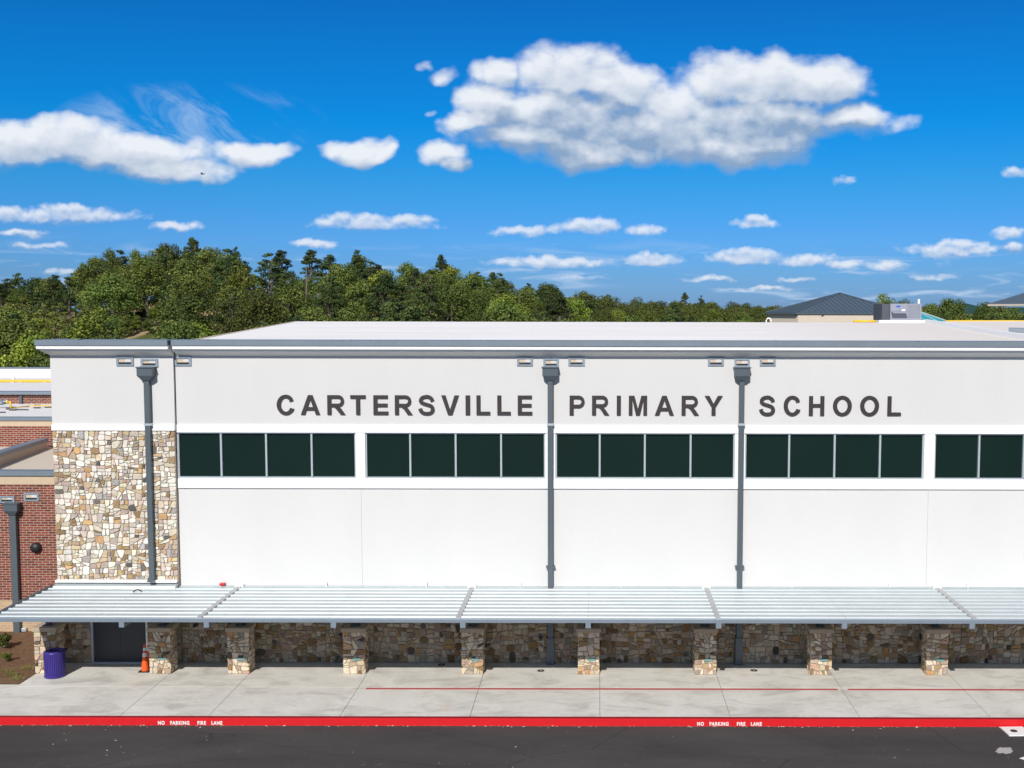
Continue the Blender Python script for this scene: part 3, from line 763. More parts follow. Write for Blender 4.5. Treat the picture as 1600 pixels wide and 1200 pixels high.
for (a, c, Y) in ((182.5, 209, YT), (273.8, 299, 0), (808, 832.5, 0), (888, 913.5, 0), (1106, 1131, 0), (1187, 1212, 0), (1478+300, 1503+300, 0)):
    y0 = 557.5 if a < 300 else 558
    if c < 1700: scupper(a, c, y0, 571.5, Y, gym, M['scup'])
def leader(pxc, Y, ztop_px, zbot, parent, fat_from=None, px_w=.185):
    """leader head with funnel over a square downspout"""
    xcn = xc(pxc, 580, Y)
    s = 1/44.; z0 = zc(ztop_px, Y, pxc); w = .27; d = .34
    ds = MB(); pw = px_w/2
    ds.box(xcn-pw, xcn+pw, Y-.21, Y-.03, zbot, z0-.43)
    o = ds.build('downspout', M['downspout'], parent, bevel=.008)
    hd = MB()
    hd.box(xcn-w, xcn+w, Y-d, Y-.005, z0-.29, z0-.02); hd.box(xcn-w-.03, xcn+w+.03, Y-d-.03, Y-.002, z0-.02, z0+.02)
    hd.hexa([(xcn-.13, Y-.25, z0-.46), (xcn+.13, Y-.25, z0-.46), (xcn+.13, Y-.006, z0-.46), (xcn-.13, Y-.006, z0-.46)], [(xcn-w, Y-d, z0-.29), (xcn+w, Y-d, z0-.29), (xcn+w, Y-.006, z0-.29), (xcn-w, Y-.006, z0-.29)])
    hd.build('leader_head', M['downspout'], o)
    return o, xcn
ldr = []
for pxc, Y, pt in ((231.5, YT, 573.5), (860, 0, 573.5), (1158.5, 0, 574)):
    zb = .02 if Y == 0 else zc(905, YT, 240)+.12
    o, x = leader(pxc, Y, pt, zb, gym); ldr.append((o, x, Y))
    scupper(pxc-11, pxc+15.5 if pxc < 300 else pxc+13, 560.5, 573.2, Y-.004, gym, M['scup'])
    br = MB(); br.box(x-.12, x+.12, Y-.225, Y-.003, zc(662, Y, pxc)-.05, zc(662, Y, pxc)+.03); br.build('strap', M['frame'], o)
    if Y == 0:
        b2 = MB(); b2.box(x-.16, x+.16, Y-.22, Y-.003, zc(884, Y, pxc)-.02, zc(884, Y, pxc)+.02); b2.build('strap', M['downspout'], o)
        b3 = MB(); b3.box(x-.135, x+.135, Y-.245, Y-.05, .0, zc(994, Y, pxc)); b3.build('boot', M['downspout'], o, bevel=.01)
    else:
        b3 = MB(); b3.hexa([(x-.10, Y-.40, zb-.13), (x+.10, Y-.40, zb-.13), (x+.10, Y-.2, zb-.13), (x-.10, Y-.2, zb-.13)], [(x-.10, Y-.208, zb+.02), (x+.10, Y-.208, zb+.02), (x+.10, Y-.03, zb+.02), (x-.10, Y-.03, zb+.02)]); b3.build('kickout', M['downspout'], o)

# stonework: tower face, tower base, plinth under the canopy
zst1 = zc(672.5, YT, 170); zledge = zc(905, YT, 170)
dx0, dx1 = xc(143, 1000, YT), xc(231, 1000, YT); zdoor = 2.16
stw = MB(); rs = random.Random(21)
masonry(stw, rs, XT0+.01, XT1-.02, 2.30, zst1-.02, lambda u, v, d: (u, YT-d, v), 1.0)
masonry(stw, rs, XT0+.01, dx0-.02, .01, 2.28, lambda u, v, d: (u, YT-d, v), 1.2, SHADE_TONE)
masonry(stw, rs, dx1+.02, XT1-.02, .01, 2.28, lambda u, v, d: (u, YT-d, v), 1.2, SHADE_TONE)
stw.build('tower_stonework', M['stone'], gym)
mt = MB(); mt.box(XT0, XT1-.012, YT+.001, .3, zdoor, zst1); mt.box(XT0, dx0, YT+.001, .3, 0, zdoor); mt.box(dx1, XT1-.012, YT+.001, .3, 0, zdoor)
mt.build('tower_wall', M['mortar'], gym)
pl = MB(); masonry(pl, rs, XT1+.02, XR-.1, .01, 2.28, lambda u, v, d: (u, -.015-d, v), 1.25, SHADE_TONE); pl.build('plinth_stonework', M['stone'], gym)
simple('plinth_wall', M['mortar'], gym, XT1, XR, -.012, .3, 0, 2.299)
lg = MB(); lg.box(XT0-.02, XT1-.03, YT-.16, YT, zledge-.09, zledge); lg.build('stone_ledge', M['white'], gym, bevel=.01)
fl = MB(); fl.hexa([(XT0-.02, YT-.34, Z_CAN+.0), (XT1-.03, YT-.34, Z_CAN+.0), (XT1-.03, YT-.03, Z_CAN+.0), (XT0-.02, YT-.03, Z_CAN+.0)], [(XT0-.02, YT-.30, Z_CAN+.10), (XT1-.03, YT-.30, Z_CAN+.10), (XT1-.03, YT-.055, zledge-.13), (XT0-.02, YT-.055, zledge-.13)]); fl.build('canopy_flashing', M['canopy'], gym)
simple('ledge_shadow', M['dark'], gym, XT0, XT1-.04, YT-.05, YT-.001, Z_CAN, zledge-.09)  # dark strip painting the shadow line below the ledge
# door
dr = MB(); t = .06
dr.box(dx0, dx0+t, YT-.02, YT+.15, 0, zdoor); dr.box(dx1-t, dx1, YT-.02, YT+.15, 0, zdoor); dr.box(dx0+t, dx1-t, YT-.02, YT+.15, zdoor-t, zdoor); dr.box(dx0+t, dx1-t, YT-.05, YT+.2, 0, .035)
dfr = dr.build('door_frame', M['frame'], gym)
mx = (dx0+dx1)/2
for a, c, sx in ((dx0+t+.004, mx-.004, 1), (mx+.004, dx1-t-.004, -1)):
    d = simple('door_leaf', M['door'], dfr, a, c, YT+.05, YT+.10, .04, zdoor-t-.004)
    
# ------------------------------------------------------------------ canopy
cano = thing('walkway_canopy', 'long silver metal walkway canopy over the sidewalk, ribbed deck with blue-grey gutter', 'canopy', (0, -2, 2.3))
YF = (lambda d: (EYE+d*((Z_CAN-H)/d.z)).y)(pdir(900, 967.5))
XC0 = xc(82, 908, 0)+.0
deck = MB(); nr = 9; pitch = (-.18-YF)/nr
prof = [(-.0, Z_CAN-.06), (-.0, Z_CAN)]
for i in range(nr):
    y = -.02-i*pitch
    prof += [(y-pitch+.13, Z_CAN-.01), (y-pitch+.10, Z_CAN+.028), (y-pitch+.04, Z_CAN+.028), (y-pitch+.012, Z_CAN-.01)]
prof += [(YF+.1, Z_CAN-.01), (YF+.1, Z_CAN-.06)]
jpx = [(375, 920), (738, 920), (1103, 920), (1463, 920)]
jx = [XC0]+[W(a, 945, -2).x*0+W(a, b_, -.05).x for a, b_ in jpx]+[XR-8, XR]
for i in range(len(jx)-1):
    m = (jx[i]+jx[i+1])/2
    for a, c in ((jx[i]+(.075 if i else .05), m-.003), (m+.003, jx[i+1]-.075)):
        d = MB(); d.profile_x(prof, a, c); d.build('deck_panel', M['canopy'], cano)
for i, x in enumerate(jx[1:-1]):
    s = MB(); s.box(x-.08, x+.08, YF+.06, -.03, Z_CAN-.07, Z_CAN+.036); s.build('joint_strip', M['strip'], cano)
    s = MB(); s.box(x-.15, x+.15, -.16, -.01, Z_CAN-.02, Z_CAN+.085); s.build('joint_flashing', M['white'], cano)
en = MB(); en.box(XC0-.06, XC0+.05, YF, -.0, Z_CAN-.16, Z_CAN+.04); en.build('end_channel', M['downspout'], cano)
gt = MB(); zg = W(900, 973.5, YF).z
gt.box(XC0-.06, XR, YF-.01, YF+.07, zg, Z_CAN+.005); gt.box(XC0-.05, XR-.01, YF+.07, YF+.20, zg+.03, Z_CAN-.065)
gt.build('gutter', M['gutter'], cano, bevel=.008)
hd = MB(); hd.box(XC0, XR, -.06, -.0, Z_CAN-.14, Z_CAN-.062); hd.box(XC0, XR, -.1, -.005, Z_CAN+.0, Z_CAN+.03); hd.build('wall_channel', M['canopy'], cano)
beams = [G(190, 0+1000).x]*0
bpx = [190, 322.5, 521, 723, 919, 1123, 1319.5, 1519]
bx = [W(p, 976, YF).x for p in bpx]; bx.append(bx[-1]+4.0); bx.append(bx[-1]+4.0)
for x in bx:
    b = MB(); b.box(x-.085, x+.085, YF-.012, -.02, zg-.17, zg+.028); b.build('beam', M['gutter'], cano)
for px in (511, 667, 813, 970, 1237, 1389, 1511):
    x = xc(px, 918); b = MB(); b.box(x-.02, x+.02, -.09, -.02, Z_CAN+.03, Z_CAN+.16); b.build('bracket', M['white'], cano)
# small debris on the deck
b = MB(); c = (W(215, 922.5, -1.0)); 
ps = [(W(208, 924, -.9).x, -.9, Z_CAN+.0), (W(212, 922, -.9).x, -.75, Z_CAN+.05), (W(221, 922, -.9).x, -.9, Z_CAN+.02)]
b.tube([Vector(p)+Vector((0, 0, .03)) for p in ps], .02, 6); lbl(b.build('stray_strap', M['dark']), 'short dark curved strap lying on the canopy deck below the stone tower', 'strap')
# red strobe by the canopy
st = thing('alarm_strobe', 'small red alarm strobe on the stucco wall just above the canopy', 'alarm', (xc(348, 915), -.05, Z_CAN+.1))
x = xc(349, 915); b = MB(); b.box(x-.09, x+.09, -.16, -.0, Z_CAN+.06, Z_CAN+.14); b.build('housing', M['red'], st, bevel=.01); b = MB(); b.box(x-.075, x-.045, -.12, -.08, Z_CAN-.01, Z_CAN+.06); b.build('stem', M['frame'], st)

# ------------------------------------------------------------------ stone pillars
PILY = G(740, 1054).y
pil = [(54, 88), (232, 268), (355, 390), (537, 569), (721, 755), (903, 936.5), (1085, 1120), (1266, 1300), (1446, 1483)]
pnote = ['leftmost stone pillar, beside the purple trash can and the mulch bed', 'stone pillar just right of the traffic cones and the dark double door',
 'third stone pillar from the left, standing under the end of the first canopy bay', 'stone pillar just left of where the red line on the sidewalk begins',
 'stone pillar left of the middle downspout with a rusty stain on the slab beside it', 'stone pillar right of the middle downspout, in the middle of the canopy',
 'stone pillar just left of the right-hand downspout, orange stain at its foot', 'stone pillar right of the right-hand downspout, at the gap in the red line', 'rightmost stone pillar, nearest the white pad in the road']
for i, (a, c) in enumerate(pil):
    yb = 1048.5+min(i, 4)*1.5
    x0 = W(a, 1040, PILY).x; x1 = W(c, 1040, PILY).x; xm = (x0+x1)/2; hw = .385; x0, x1 = xm-hw, xm+hw; y0, y1 = PILY, PILY+.66
    pr_ = thing('stone_pillar', pnote[i], 'pillar', (xm, (y0+y1)/2, 0), 'stone pillars under the canopy')
    rs = random.Random(100+i); s = MB(); hh = 1.5; iy = .045
    masonry(s, rs, x0, x1, .0, hh, lambda u, v, d: (u, y0+iy-d, v), .95, (.86, .76, .63))
    masonry(s, rs, x0, x1, .0, hh, lambda u, v, d: (x0+x1-u, y1-iy+d, v), .95, (.86, .76, .63))
    masonry(s, rs, y0+.01, y1-.01, .0, hh, lambda u, v, d: (x1-iy+d, u, v), .95, (.86, .76, .63))
    masonry(s, rs, y0+.01, y1-.01, .0, hh, lambda u, v, d: (x0+iy-d, y0+y1-u, v), .95, (.86, .76, .63))
    s.build('stonework', M['stone'], pr_)
    simple('core', M['mortar'], pr_, x0+iy, x1-iy, y0+iy, y1-iy, 0, hh)
    simple('pillar_cap', M['precast'], pr_, x0-.04, x1+.04, y0-.04, y1+.04, hh, hh+.15, bevel=.012)
    p = MB(); p.box(xm-.16, xm+.16, (y0+y1)/2-.16, (y0+y1)/2+.16, hh+.15, hh+.17); p.box(xm-.075, xm+.075, (y0+y1)/2-.075, (y0+y1)/2+.075, hh+.17, zg-.17); p.build('post', M['downspout'], pr_)
    if i > 0: simple('plaque', M['plaque'], pr_, xm-.05, xm+.24, y0-.012, y0+.04, .50, .585)

# ------------------------------------------------------------------ lettering on the wall
def arc(cx, cy, rx, ry, a0, a1, n=20):
    return [(cx+rx*math.cos(R(a0+(a1-a0)*i/n)), cy+ry*math.sin(R(a0+(a1-a0)*i/n))) for i in range(n+1)]
def glyph(ch, w):
    s, h = .205, .17
    if ch == 'I': return [[(0,0),(w,0),(w,1),(0,1)]]
    if ch == 'L': return [[(0,0),(w,0),(w,h),(s,h),(s,1),(0,1)]]
    if ch == 'E': return [[(0,0),(w,0),(w,h),(s,h),(s,.5-h/2-.01),(w*.95,.5-h/2-.01),(w*.95,.5+h/2-.01),(s,.5+h/2-.01),(s,1-h),(w*.975,1-h),(w*.975,1),(0,1)]]
    if ch == 'T': return [[(w/2-s/2,0),(w/2+s/2,0),(w/2+s/2,1-h),(w,1-h),(w,1),(0,1),(0,1-h),(w/2-s/2,1-h)]]
    if ch == 'H': return [[(0,0),(s,0),(s,.43),(w-s,.43),(w-s,0),(w,0),(w,1),(w-s,1),(w-s,.6),(s,.6),(s,1),(0,1)]]
    if ch == 'V': return [[(w/2-.11,0),(w/2+.11,0),(w,1),(w-.22,1),(w/2,.27),(.22,1),(0,1)]]
    if ch == 'Y': return [[(w/2-s/2,0),(w/2+s/2,0),(w/2+s/2,.42),(w,1),(w-.24,1),(w/2,.60),(.24,1),(0,1),(w/2-s/2,.42)]]
    if ch == 'A': return [[(0,0),(.215,0),(.295,.225),(w-.295,.225),(w-.215,0),(w,0),(w/2+.115,1),(w/2-.115,1)], [(.355,.39),(w/2,.765),(w-.355,.39)]]
    if ch == 'M': return [[(0,0),(.185,0),(.185,.78),(w/2-.10,0),(w/2+.10,0),(w-.185,.78),(w-.185,0),(w,0),(w,1),(w-.29,1),(w/2,.33),(.29,1),(0,1)]]
    if ch == 'O':
        return [arc(w/2,.5,w/2,.52,0,360,48)[:-1], arc(w/2,.5,w/2-.21,.35,0,360,40)[:-1]]
    if ch == 'C':
        o = arc(w*.52,.5,w*.52,.52,38,322,40); i = arc(w*.52,.5,w*.52-.21,.35,322,38,40)
        o[0] = (w*.97,.70+.015); o[-1] = (w*1.0,.29); i[0] = (w*.77,.355-.01); i[-1] = (w*.75,.655)
        o.insert(1, (w*.93, .80)); o.insert(-1, (w*.95, .18))
        return [o + i]
    if ch in 'PR':
        top = 1.0; bot = .40 if ch == 'R' else .37; r = (top-bot)/2; xr = w*(.93 if ch == 'R' else 1.0)
        outer = [(0,0),(s,0),(s,bot)] 
        ir = r-h*.98; inner = [(s,bot+h)]+arc(xr-r,bot+r,ir*1.05,ir,-90,90,14)+[(s,top-h)]
        if ch == 'P': body = outer+arc(xr-r,bot+r,r,r,-90,90,20)+[(0,1)]
        else: body = outer+[(s+.08,bot), (s+.17,bot-.03),(s+.24,bot-.10),(w-.24,0),(w,0),(w-.17,.25),(w-.25,.355),(w-.32,.415)]+arc(xr-r,bot+r,r,r,-62,90,20)+[(0,1)]
        return [body, inner]
    if ch == 'S':
        P_ = [(w*.875,.70),(w*.80,.83),(w*.62,.925),(w*.45,.93),(w*.25,.885),(w*.15,.77),(w*.17,.655),(w*.33,.575),(w*.55,.52),(w*.78,.45),(w*.875,.325),(w*.86,.19),(w*.72,.09),(w*.50,.065),(w*.29,.10),(w*.15,.20),(w*.105,.325)]
        D_ = []
        for i in range(len(P_)-1):
            p0 = P_[max(i-1,0)]; p1 = P_[i]; p2 = P_[i+1]; p3 = P_[min(i+2,len(P_)-1)]
            for k in range(5):
                t = k/5; D_.append(tuple(.5*((2*p1[j])+(-p0[j]+p2[j])*t+(2*p0[j]-5*p1[j]+4*p2[j]-p3[j])*t*t+(-p0[j]+3*p1[j]-3*p2[j]+p3[j])*t**3) for j in (0,1)))
        D_.append(P_[-1]); L_, Rr = [], []
        for i, p in enumerate(D_):
            a = D_[max(i-1,0)]; b = D_[min(i+1,len(D_)-1)]; dx, dy = b[0]-a[0], b[1]-a[1]; q = math.hypot(dx,dy); hw = .098-.012*abs(dx)/q
            L_.append((p[0]-dy/q*hw, p[1]+dx/q*hw)); Rr.append((p[0]+dy/q*hw, p[1]-dx/q*hw))
        return [L_+Rr[::-1]]
Z0L, Z1L = zc(648.6, -.03), zc(618, -.03)
sign = thing('school_name_sign', 'raised dark letters reading CARTERSVILLE PRIMARY SCHOOL on the white stucco above the windows', 'sign', (0, -.02, Z0L))
def letter(ch, pa, pb):
    x0, x1 = xc(pa, 633, -.03), xc(pb, 633, -.03); hgt = Z1L-Z0L; w = (x1-x0)/hgt
    cu = bpy.data.curves.new('letter', 'CURVE'); cu.dimensions = '2D'; cu.fill_mode = 'BOTH'; cu.extrude = .02
    for ring in glyph(ch, w):
        sp = cu.splines.new('POLY'); sp.points.add(len(ring)-1); sp.use_cyclic_u = True
        for q, (x, z) in zip(sp.points, ring): q.co = (x*hgt, z*hgt, 0, 1)
    t = bpy.data.objects.new('tmp', cu); COL.objects.link(t); bpy.context.view_layer.update()
    me = bpy.data.meshes.new_from_object(t.evaluated_get(bpy.context.evaluated_depsgraph_get())); bpy.data.objects.remove(t)
    me.name = 'letter'; me.materials.clear(); me.materials.append(M['letter'])
    for v in me.vertices: v.co = Vector((v.co.x, -v.co.z, v.co.y))
    o = bpy.data.objects.new('letter', me); COL.objects.link(o); o.parent = sign; o.location = (x0, -.012, 0)
for ch, a, b_ in [('C',432.5,459.5),('A',470,500),('R',511.5,539.5),('T',547.5,571.5),('E',583.5,606.7),('R',617,644.5),('S',654,679),('V',689.5,717),('I',727.5,734.5),('L',744.5,766),('L',777,798),('E',809,831.7),
    ('P',890,913.5),('R',925,952),('I',963.7,970),('M',982.5,1011),('A',1023.3,1053),('R',1065,1092.3),('Y',1101,1129),('S',1186.5,1211),('C',1224.5,1250.7),('H',1264,1288),('O',1301.5,1331),('O',1344,1373.5),('L',1386.7,1408)]:
    letter(ch, a, b_)

# ------------------------------------------------------------------ brick wing on the left
YB = 3.7; XL = -34
wing = thing('brick_wing', 'red brick wing with stepped flat roofs joining the hall at its left', 'building', (-26, 14, 0))
zcap = zc(735.5, YB, 40); zcb = zc(743, YB, 40); zsb = zc(757, YB, 40); zbb = zc(938, YB, 40)
simple('brick_wall', M['brick'], wing, XL, XT0+.3, YB, YB+.3, zbb, zsb)
simple('soldier_course', M['soldier'], wing, XL, XT0+.3, YB-.02, YB+.3, zsb, zcb)
simple('tan_base_wall', M['block'], wing, XL, XT0+.3, YB-.03, YB+.3, -.1, zbb)
simple('cap_flashing', M['cap'], wing, XL, XT0+.2, YB-.09, YB+.36, zcb, zcap)
zrf = zcap-.25
simple('lower_roof', M['cream'], wing, XL, XT0, YB+.31, YB+9.5, zrf-.3, zrf)
# side parapet running back
dA = pdir(0, 707); YP0 = 6.6; pA = W(0, 707, YP0); pB = W(78, 683, 13.0)
def pp(p, q, zlo, zhi, w, y0, y1):
    return [(p, y0, zlo), (p+w, y0, zlo), (q+w, y1, zlo), (q, y1, zlo)], [(p, y0, zhi), (p+w, y0, zhi), (q+w, y1, zhi), (q, y1, zhi)]
pw_ = MB()
ya_, yb_ = 4.4, 12.6
k = (pB.x-pA.x)/(13.0-YP0); xa_ = pA.x+k*(ya_-YP0); xb_ = pA.x+k*(yb_-YP0); kz = (pB.z-pA.z)/(13.0-YP0); za_ = pA.z+kz*(ya_-YP0); zb_ = pA.z+kz*(yb_-YP0)
pw_.hexa([(xa_-.25, ya_, zrf-.3), (xa_, ya_, zrf-.3), (xb_, yb_, zrf-.3), (xb_-.25, yb_, zrf-.3)], [(xa_-.25, ya_, za_-.17), (xa_, ya_, za_-.17), (xb_, yb_, zb_-.17), (xb_-.25, yb_, zb_-.17)])
pw_.build('side_parapet', M['buff'], wing)
pw_ = MB(); pw_.hexa([(xa_-.35, ya_-.1, za_-.17), (xa_+.06, ya_-.1, za_-.17), (xb_+.06, yb_, zb_-.17), (xb_-.35, yb_, zb_-.17)], [(xa_-.35, ya_-.1, za_), (xa_+.06, ya_-.1, za_), (xb_+.06, yb_, zb_), (xb_-.35, yb_, zb_)])
pw_.build('side_parapet_cap', M['cap'], wing)
Y2 = 13.2
simple('upper_brick_wall', M['brick'], wing, XL-6, XT0, Y2, Y2+.3, zrf-.5, zc(666, Y2, 40))
simple('tan_band', M['soldier'], wing, XL-6, XT0, Y2-.02, Y2+.3, zc(666, Y2, 40), zc(657, Y2, 40))
simple('upper_cap', M['cap'], wing, XL-6, XT0, Y2-.08, Y2+.4, zc(657, Y2, 40), zc(652, Y2, 40))
z2 = zc(652, Y2, 40)-.06; 
def y_at(py, z, px=40):
    d = pdir(px, py); return (EYE+d*((z-H)/d.z)).y
Y3 = y_at(631, z2)
simple('middle_roof', M['roofgrey'], wing, XL-14, XT0, Y2+.41, Y3+1, z2-.3, z2)
simple('back_brick_wall', M['brick'], wing, XL-14, XT0, Y3, Y3+.3, z2-.2, zc(616, Y3, 40))
simple('back_cap', M['cap'], wing, XL-14, XT0, Y3-.25, Y3+.4, zc(616, Y3, 40), zc(611.5, Y3, 40))
b = MB(); x = W(34, 625, Y3).x; b.box(x-.07, x+.07, Y3-.13, Y3-.01, z2, zc(616, Y3, 40)); b.build('short_downspout', M['downspout'], wing)
z3 = zc(611.5, Y3, 40)-.04; Y4 = y_at(590, z3)
simple('back_roof', M['roofgrey'], wing, XL-20, XT0, Y3+.41, Y4+.3, z3-.3, z3)
simple('back_parapet', M['white'], wing, XL-20, XT0, Y4+.3, Y4+.7, z3-.3, zc(576, Y4, 40))
simple('back_parapet_cap', M['cap'], wing, XL-20, XT0, Y4+.22, Y4+.78, zc(576, Y4, 40), zc(574.5, Y4, 40))
# its scupper, leader and wall lights
scupper(38, 61, 770, 782.5, YB, wing, M['scup'])
o, x = leader(15, YB, 785, .0, wing, px_w=.25); o.name = 'downspout'
scupper(0, 23, 775, 785.5, YB-.004, wing, M['scup'])
pL = W(57.5, 855, YB); b = MB(); b.lathe([(.02, .18), (.12, .16), (.19, .10), (.21, .0), (.2, -.05)], 0, 0, 24)
b.v = [(pL.x+vx, YB-vz-.05, pL.z+vy) for vx, vy, vz in b.v]; b.build('dome_light', M['dark'], wing, smooth=True)
pL = W(39.5, 983, YB-.03); b = MB(); b.box(pL.x-.09, pL.x+.09, YB-.17, YB-.03, pL.z-.07, pL.z+.08); b.build('wall_box', M['frame'], wing, bevel=.02)

# ------------------------------------------------------------------ roof things
def gas_pipe(label, pts, r, legs, zroof, grp):
    t = thing('gas_pipe', label, 'pipe', (pts[0][0], pts[0][1], zroof), grp)
    b = MB(); b.tube(pts, r, 10); b.build('pipe_run', M['yellow'], t, smooth=True)
    for x, y in legs:
        s = MB(); s.box(x-.12, x+.12, y-.08, y+.08, zroof-.01, max(zroof+.04, pts[0][2]-r)); s.build('support_block', M['strip'], t)
Yp = y_at(597.5, z3); zp = zc(595.5, Yp, 40)
gas_pipe('yellow gas pipe along the foot of the white parapet on the brick wing roof', [(XL-10, Yp, zp), (XT0-.05, Yp, zp)], .085, [(W(p, 599, Yp).x, Yp) for p in (20, 32, 71)], z3, 'yellow gas pipes on the roofs')
vt = thing('vent_pipe', 'thin white vent pipe rising by the yellow pipe on the brick wing roof', 'vent', (W(21, 592, Yp+.2).x, Yp+.2, z3)); b = MB(); xx = W(21, 592, Yp+.2).x
b.tube([(xx, Yp+.2, z3), (xx, Yp+.2, zc(586, Yp, 40))], [.1, .05], 10); b.build('pipe', M['white'], vt)
# regulator assembly with thin pipe and support blocks on the middle roof
rg = thing('gas_regulator', 'dark gas regulator with bent yellow pipes at the left edge of the middle roof', 'regulator', (W(5, 640, Y2+3).x, Y2+3, z2))
yg = y_at(640, z2, 8); pg = lambda px, py: W(px, py, yg)
b = MB(); p = pg(3, 634); b.lathe([(.05, 0), (.22, .05), (.25, .12), (.1, .18), (.06, .3)], p.x, yg, 14); b.v = [(x, y, z+z2+.25) for x, y, z in b.v]; b.build('regulator_body', M['cap'], rg, smooth=True)
b = MB(); b.tube([pg(-10, 628), pg(4, 629), pg(8, 628)], .05, 8); b.tube([pg(10, 629), pg(16, 627.5), pg(17, 638)], .05, 8); b.build('yellow_elbow', M['yellow'], rg, smooth=True)
b = MB(); b.tube([pg(5, 627), pg(9, 631)], .05, 8); b.tube([pg(9, 628), pg(11, 625)], .03, 8); b.build('valve', M['white'], rg)
b = MB(); b.box(p.x-.4, p.x+.3, yg-.2, yg+.2, z2, z2+.12); b.build('base', M['strip'], rg)
b = MB(); a_ = pg(17, 638); e_ = W(79, 631.5, Y3-.8)
b.tube([(a_.x, yg, z2+.08), (W(50, 634, Y3-2).x, Y3-2.2, z2+.08), (XT0-.02, Y3-.9, z2+.08)], .03, 6); 
th = thing('thin_gas_line', 'thin tan gas line on small black blocks crossing the middle roof', 'pipe', (a_.x, yg, z2)); b.build('pipe_run', M['yellow'], th)
for px, py in ((3, 645), (20, 641.5), (29, 641), (39, 641), (58, 638), (75, 637), (20, 637), (39, 636), (58, 634)):
    yq = y_at(py, z2, px); q = W(px, py, yq); s = MB(); s.box(q.x-.16, q.x+.16, yq-.06, yq+.06, z2-.005, z2+.05); s.build('support_block', M['rubber'], th)
# right: yellow pipe beyond the ridge
Yr = RY+4; zy = W(1540, 502.3, Yr).z
gas_pipe('yellow gas pipe crossing the roof beyond the ridge at the far right', [(W(1478, 502, Yr).x, Yr, zy), (XR+2, Yr, zy)], .07, [(W(p, 504, Yr).x, Yr) for p in (1489, 1506, 1569)], zr1-.3, 'yellow gas pipes on the roofs')
gas_pipe('short yellow gas pipe left of the grey rooftop unit behind the ridge', [(W(1334, 502, Yr-1).x, Yr-1, W(1334, 502, Yr-1).z), (W(1380, 502, Yr-1).x, Yr-1, W(1334, 502, Yr-1).z)], .07, [(W(1353, 504, Yr-1).x, Yr-1)], zr1-.3, 'yellow gas pipes on the roofs')
# rooftop unit
YU = RY+2.0; a = W(1391, 496.5, YU); c = W(1440, 474.5, YU); lft = W(1382, 474, YU+1.2)
ru = thing('rooftop_unit', 'grey rooftop air handling unit with louvred panel beside the ridge', 'air conditioner', ((a.x+c.x)/2, YU+1, zr1-.3))
simple('casing', M['hvac'], ru, a.x, c.x, YU, YU+2, zr1-.25, c.z)
xm = W(1417, 485, YU).x
b = MB(); n = 12
for i in range(n):
    x = xm+(c.x-xm-.05)*i/n; b.box(x+.01, x+(c.x-xm)/n*.62, YU-.035, YU-.001, a.z+.02, c.z-.05)
b.build('louvre', M['hvac'], ru)
b = MB(); z_ = W(1400, 488, YU).z; b.hexa([(a.x+.05, YU-.35, z_-.05), (xm-.05, YU-.35, z_-.05), (xm-.05, YU, z_-.05), (a.x+.05, YU, z_-.05)], [(a.x+.05, YU-.30, z_), (xm-.05, YU-.30, z_), (xm-.05, YU, z_+.08), (a.x+.05, YU, z_+.08)]); b.build('intake_hood', M['hvac'], ru)
b = MB(); b.box(a.x-.40, a.x-.01, YU+.12, YU+1.9, zr1-.2, c.z-.02); b.build('coil_bank', M['hvacdark'], ru)
p = W(1403.5, 478.7, YU); b = MB(); b.lathe([(.10, 0), (.10, .01)], 0, 0, 20); b.v = [(p.x+x*1.3, YU-.012+z, p.z+y*.45) for x, y, z in b.v]; b.build('badge', M['bluebadge'], ru)
p = W(1411.5, 485.2, YU); simple('notice_plate', M['white'], ru, p.x-.09, p.x+.09, YU-.015, YU-.001, p.z-.06, p.z+.06)
p = W(1435.5, 475, YU+1); b = MB(); b.tube([(p.x, YU+1, c.z), (p.x, YU+1, W(1435, 467.5, YU+1).z)], .065, 12); b.build('flue', M['white'], ru)
# gooseneck vent
p = W(1201, 503, RY+1); gv = thing('gooseneck_vent', 'small white looped vent pipe on the ridge near the hip roof', 'vent', (p.x, RY+1, zr1-.1)); b = MB()
pts = [(p.x-.12, RY+1, zr1-.1)]+[(p.x-.12*math.cos(math.pi*i/8), RY+1, p.z+.06+.13*math.sin(math.pi*i/8)) for i in range(9)]+[(p.x+.12, RY+1, p.z)]
b.tube(pts, .035, 8); b.build('pipe', M['white'], gv, smooth=True)
for px in (1217, 1221):
    pass
# skylight
YS = 34.0
sk = thing('teal_skylight', 'teal glass pyramid skylight behind the rooftop unit', 'skylight', (W(1440, 500, YS+2).x, YS+2, 9))
pA_ = W(1420, 479, YS+1.5); r0 = W(1478, 502, YS); l0 = W(1400, 502, YS)
b = MB(); bx0, bx1 = l0.x, r0.x+.1; mxx = W(1425, 480, YS+1.5).x; zt = W(1425, 483, YS+1.5).z; zb = r0.z
b.add([(bx0, YS, zb), (bx1, YS, zb), (bx1, YS+3, zb), (bx0, YS+3, zb), (mxx, YS+1.5, zt)], [(0, 1, 4), (1, 2, 4), (2, 3, 4), (3, 0, 4)]); b.build('glazing', M['teal'], sk)
b = MB()
for q in (0, .28, .55, .8, 1): b.tube([(bx0+(bx1-bx0)*q, YS-.02, zb+.01), (mxx, YS+1.48, zt+.02)], .035, 6)
b.build('glazing_bar', M['frame'], sk)
simple('kerb_base', M['cream'], sk, bx0-.1, bx1+.1, YS-.1, YS+3.1, 0, zb-.01)
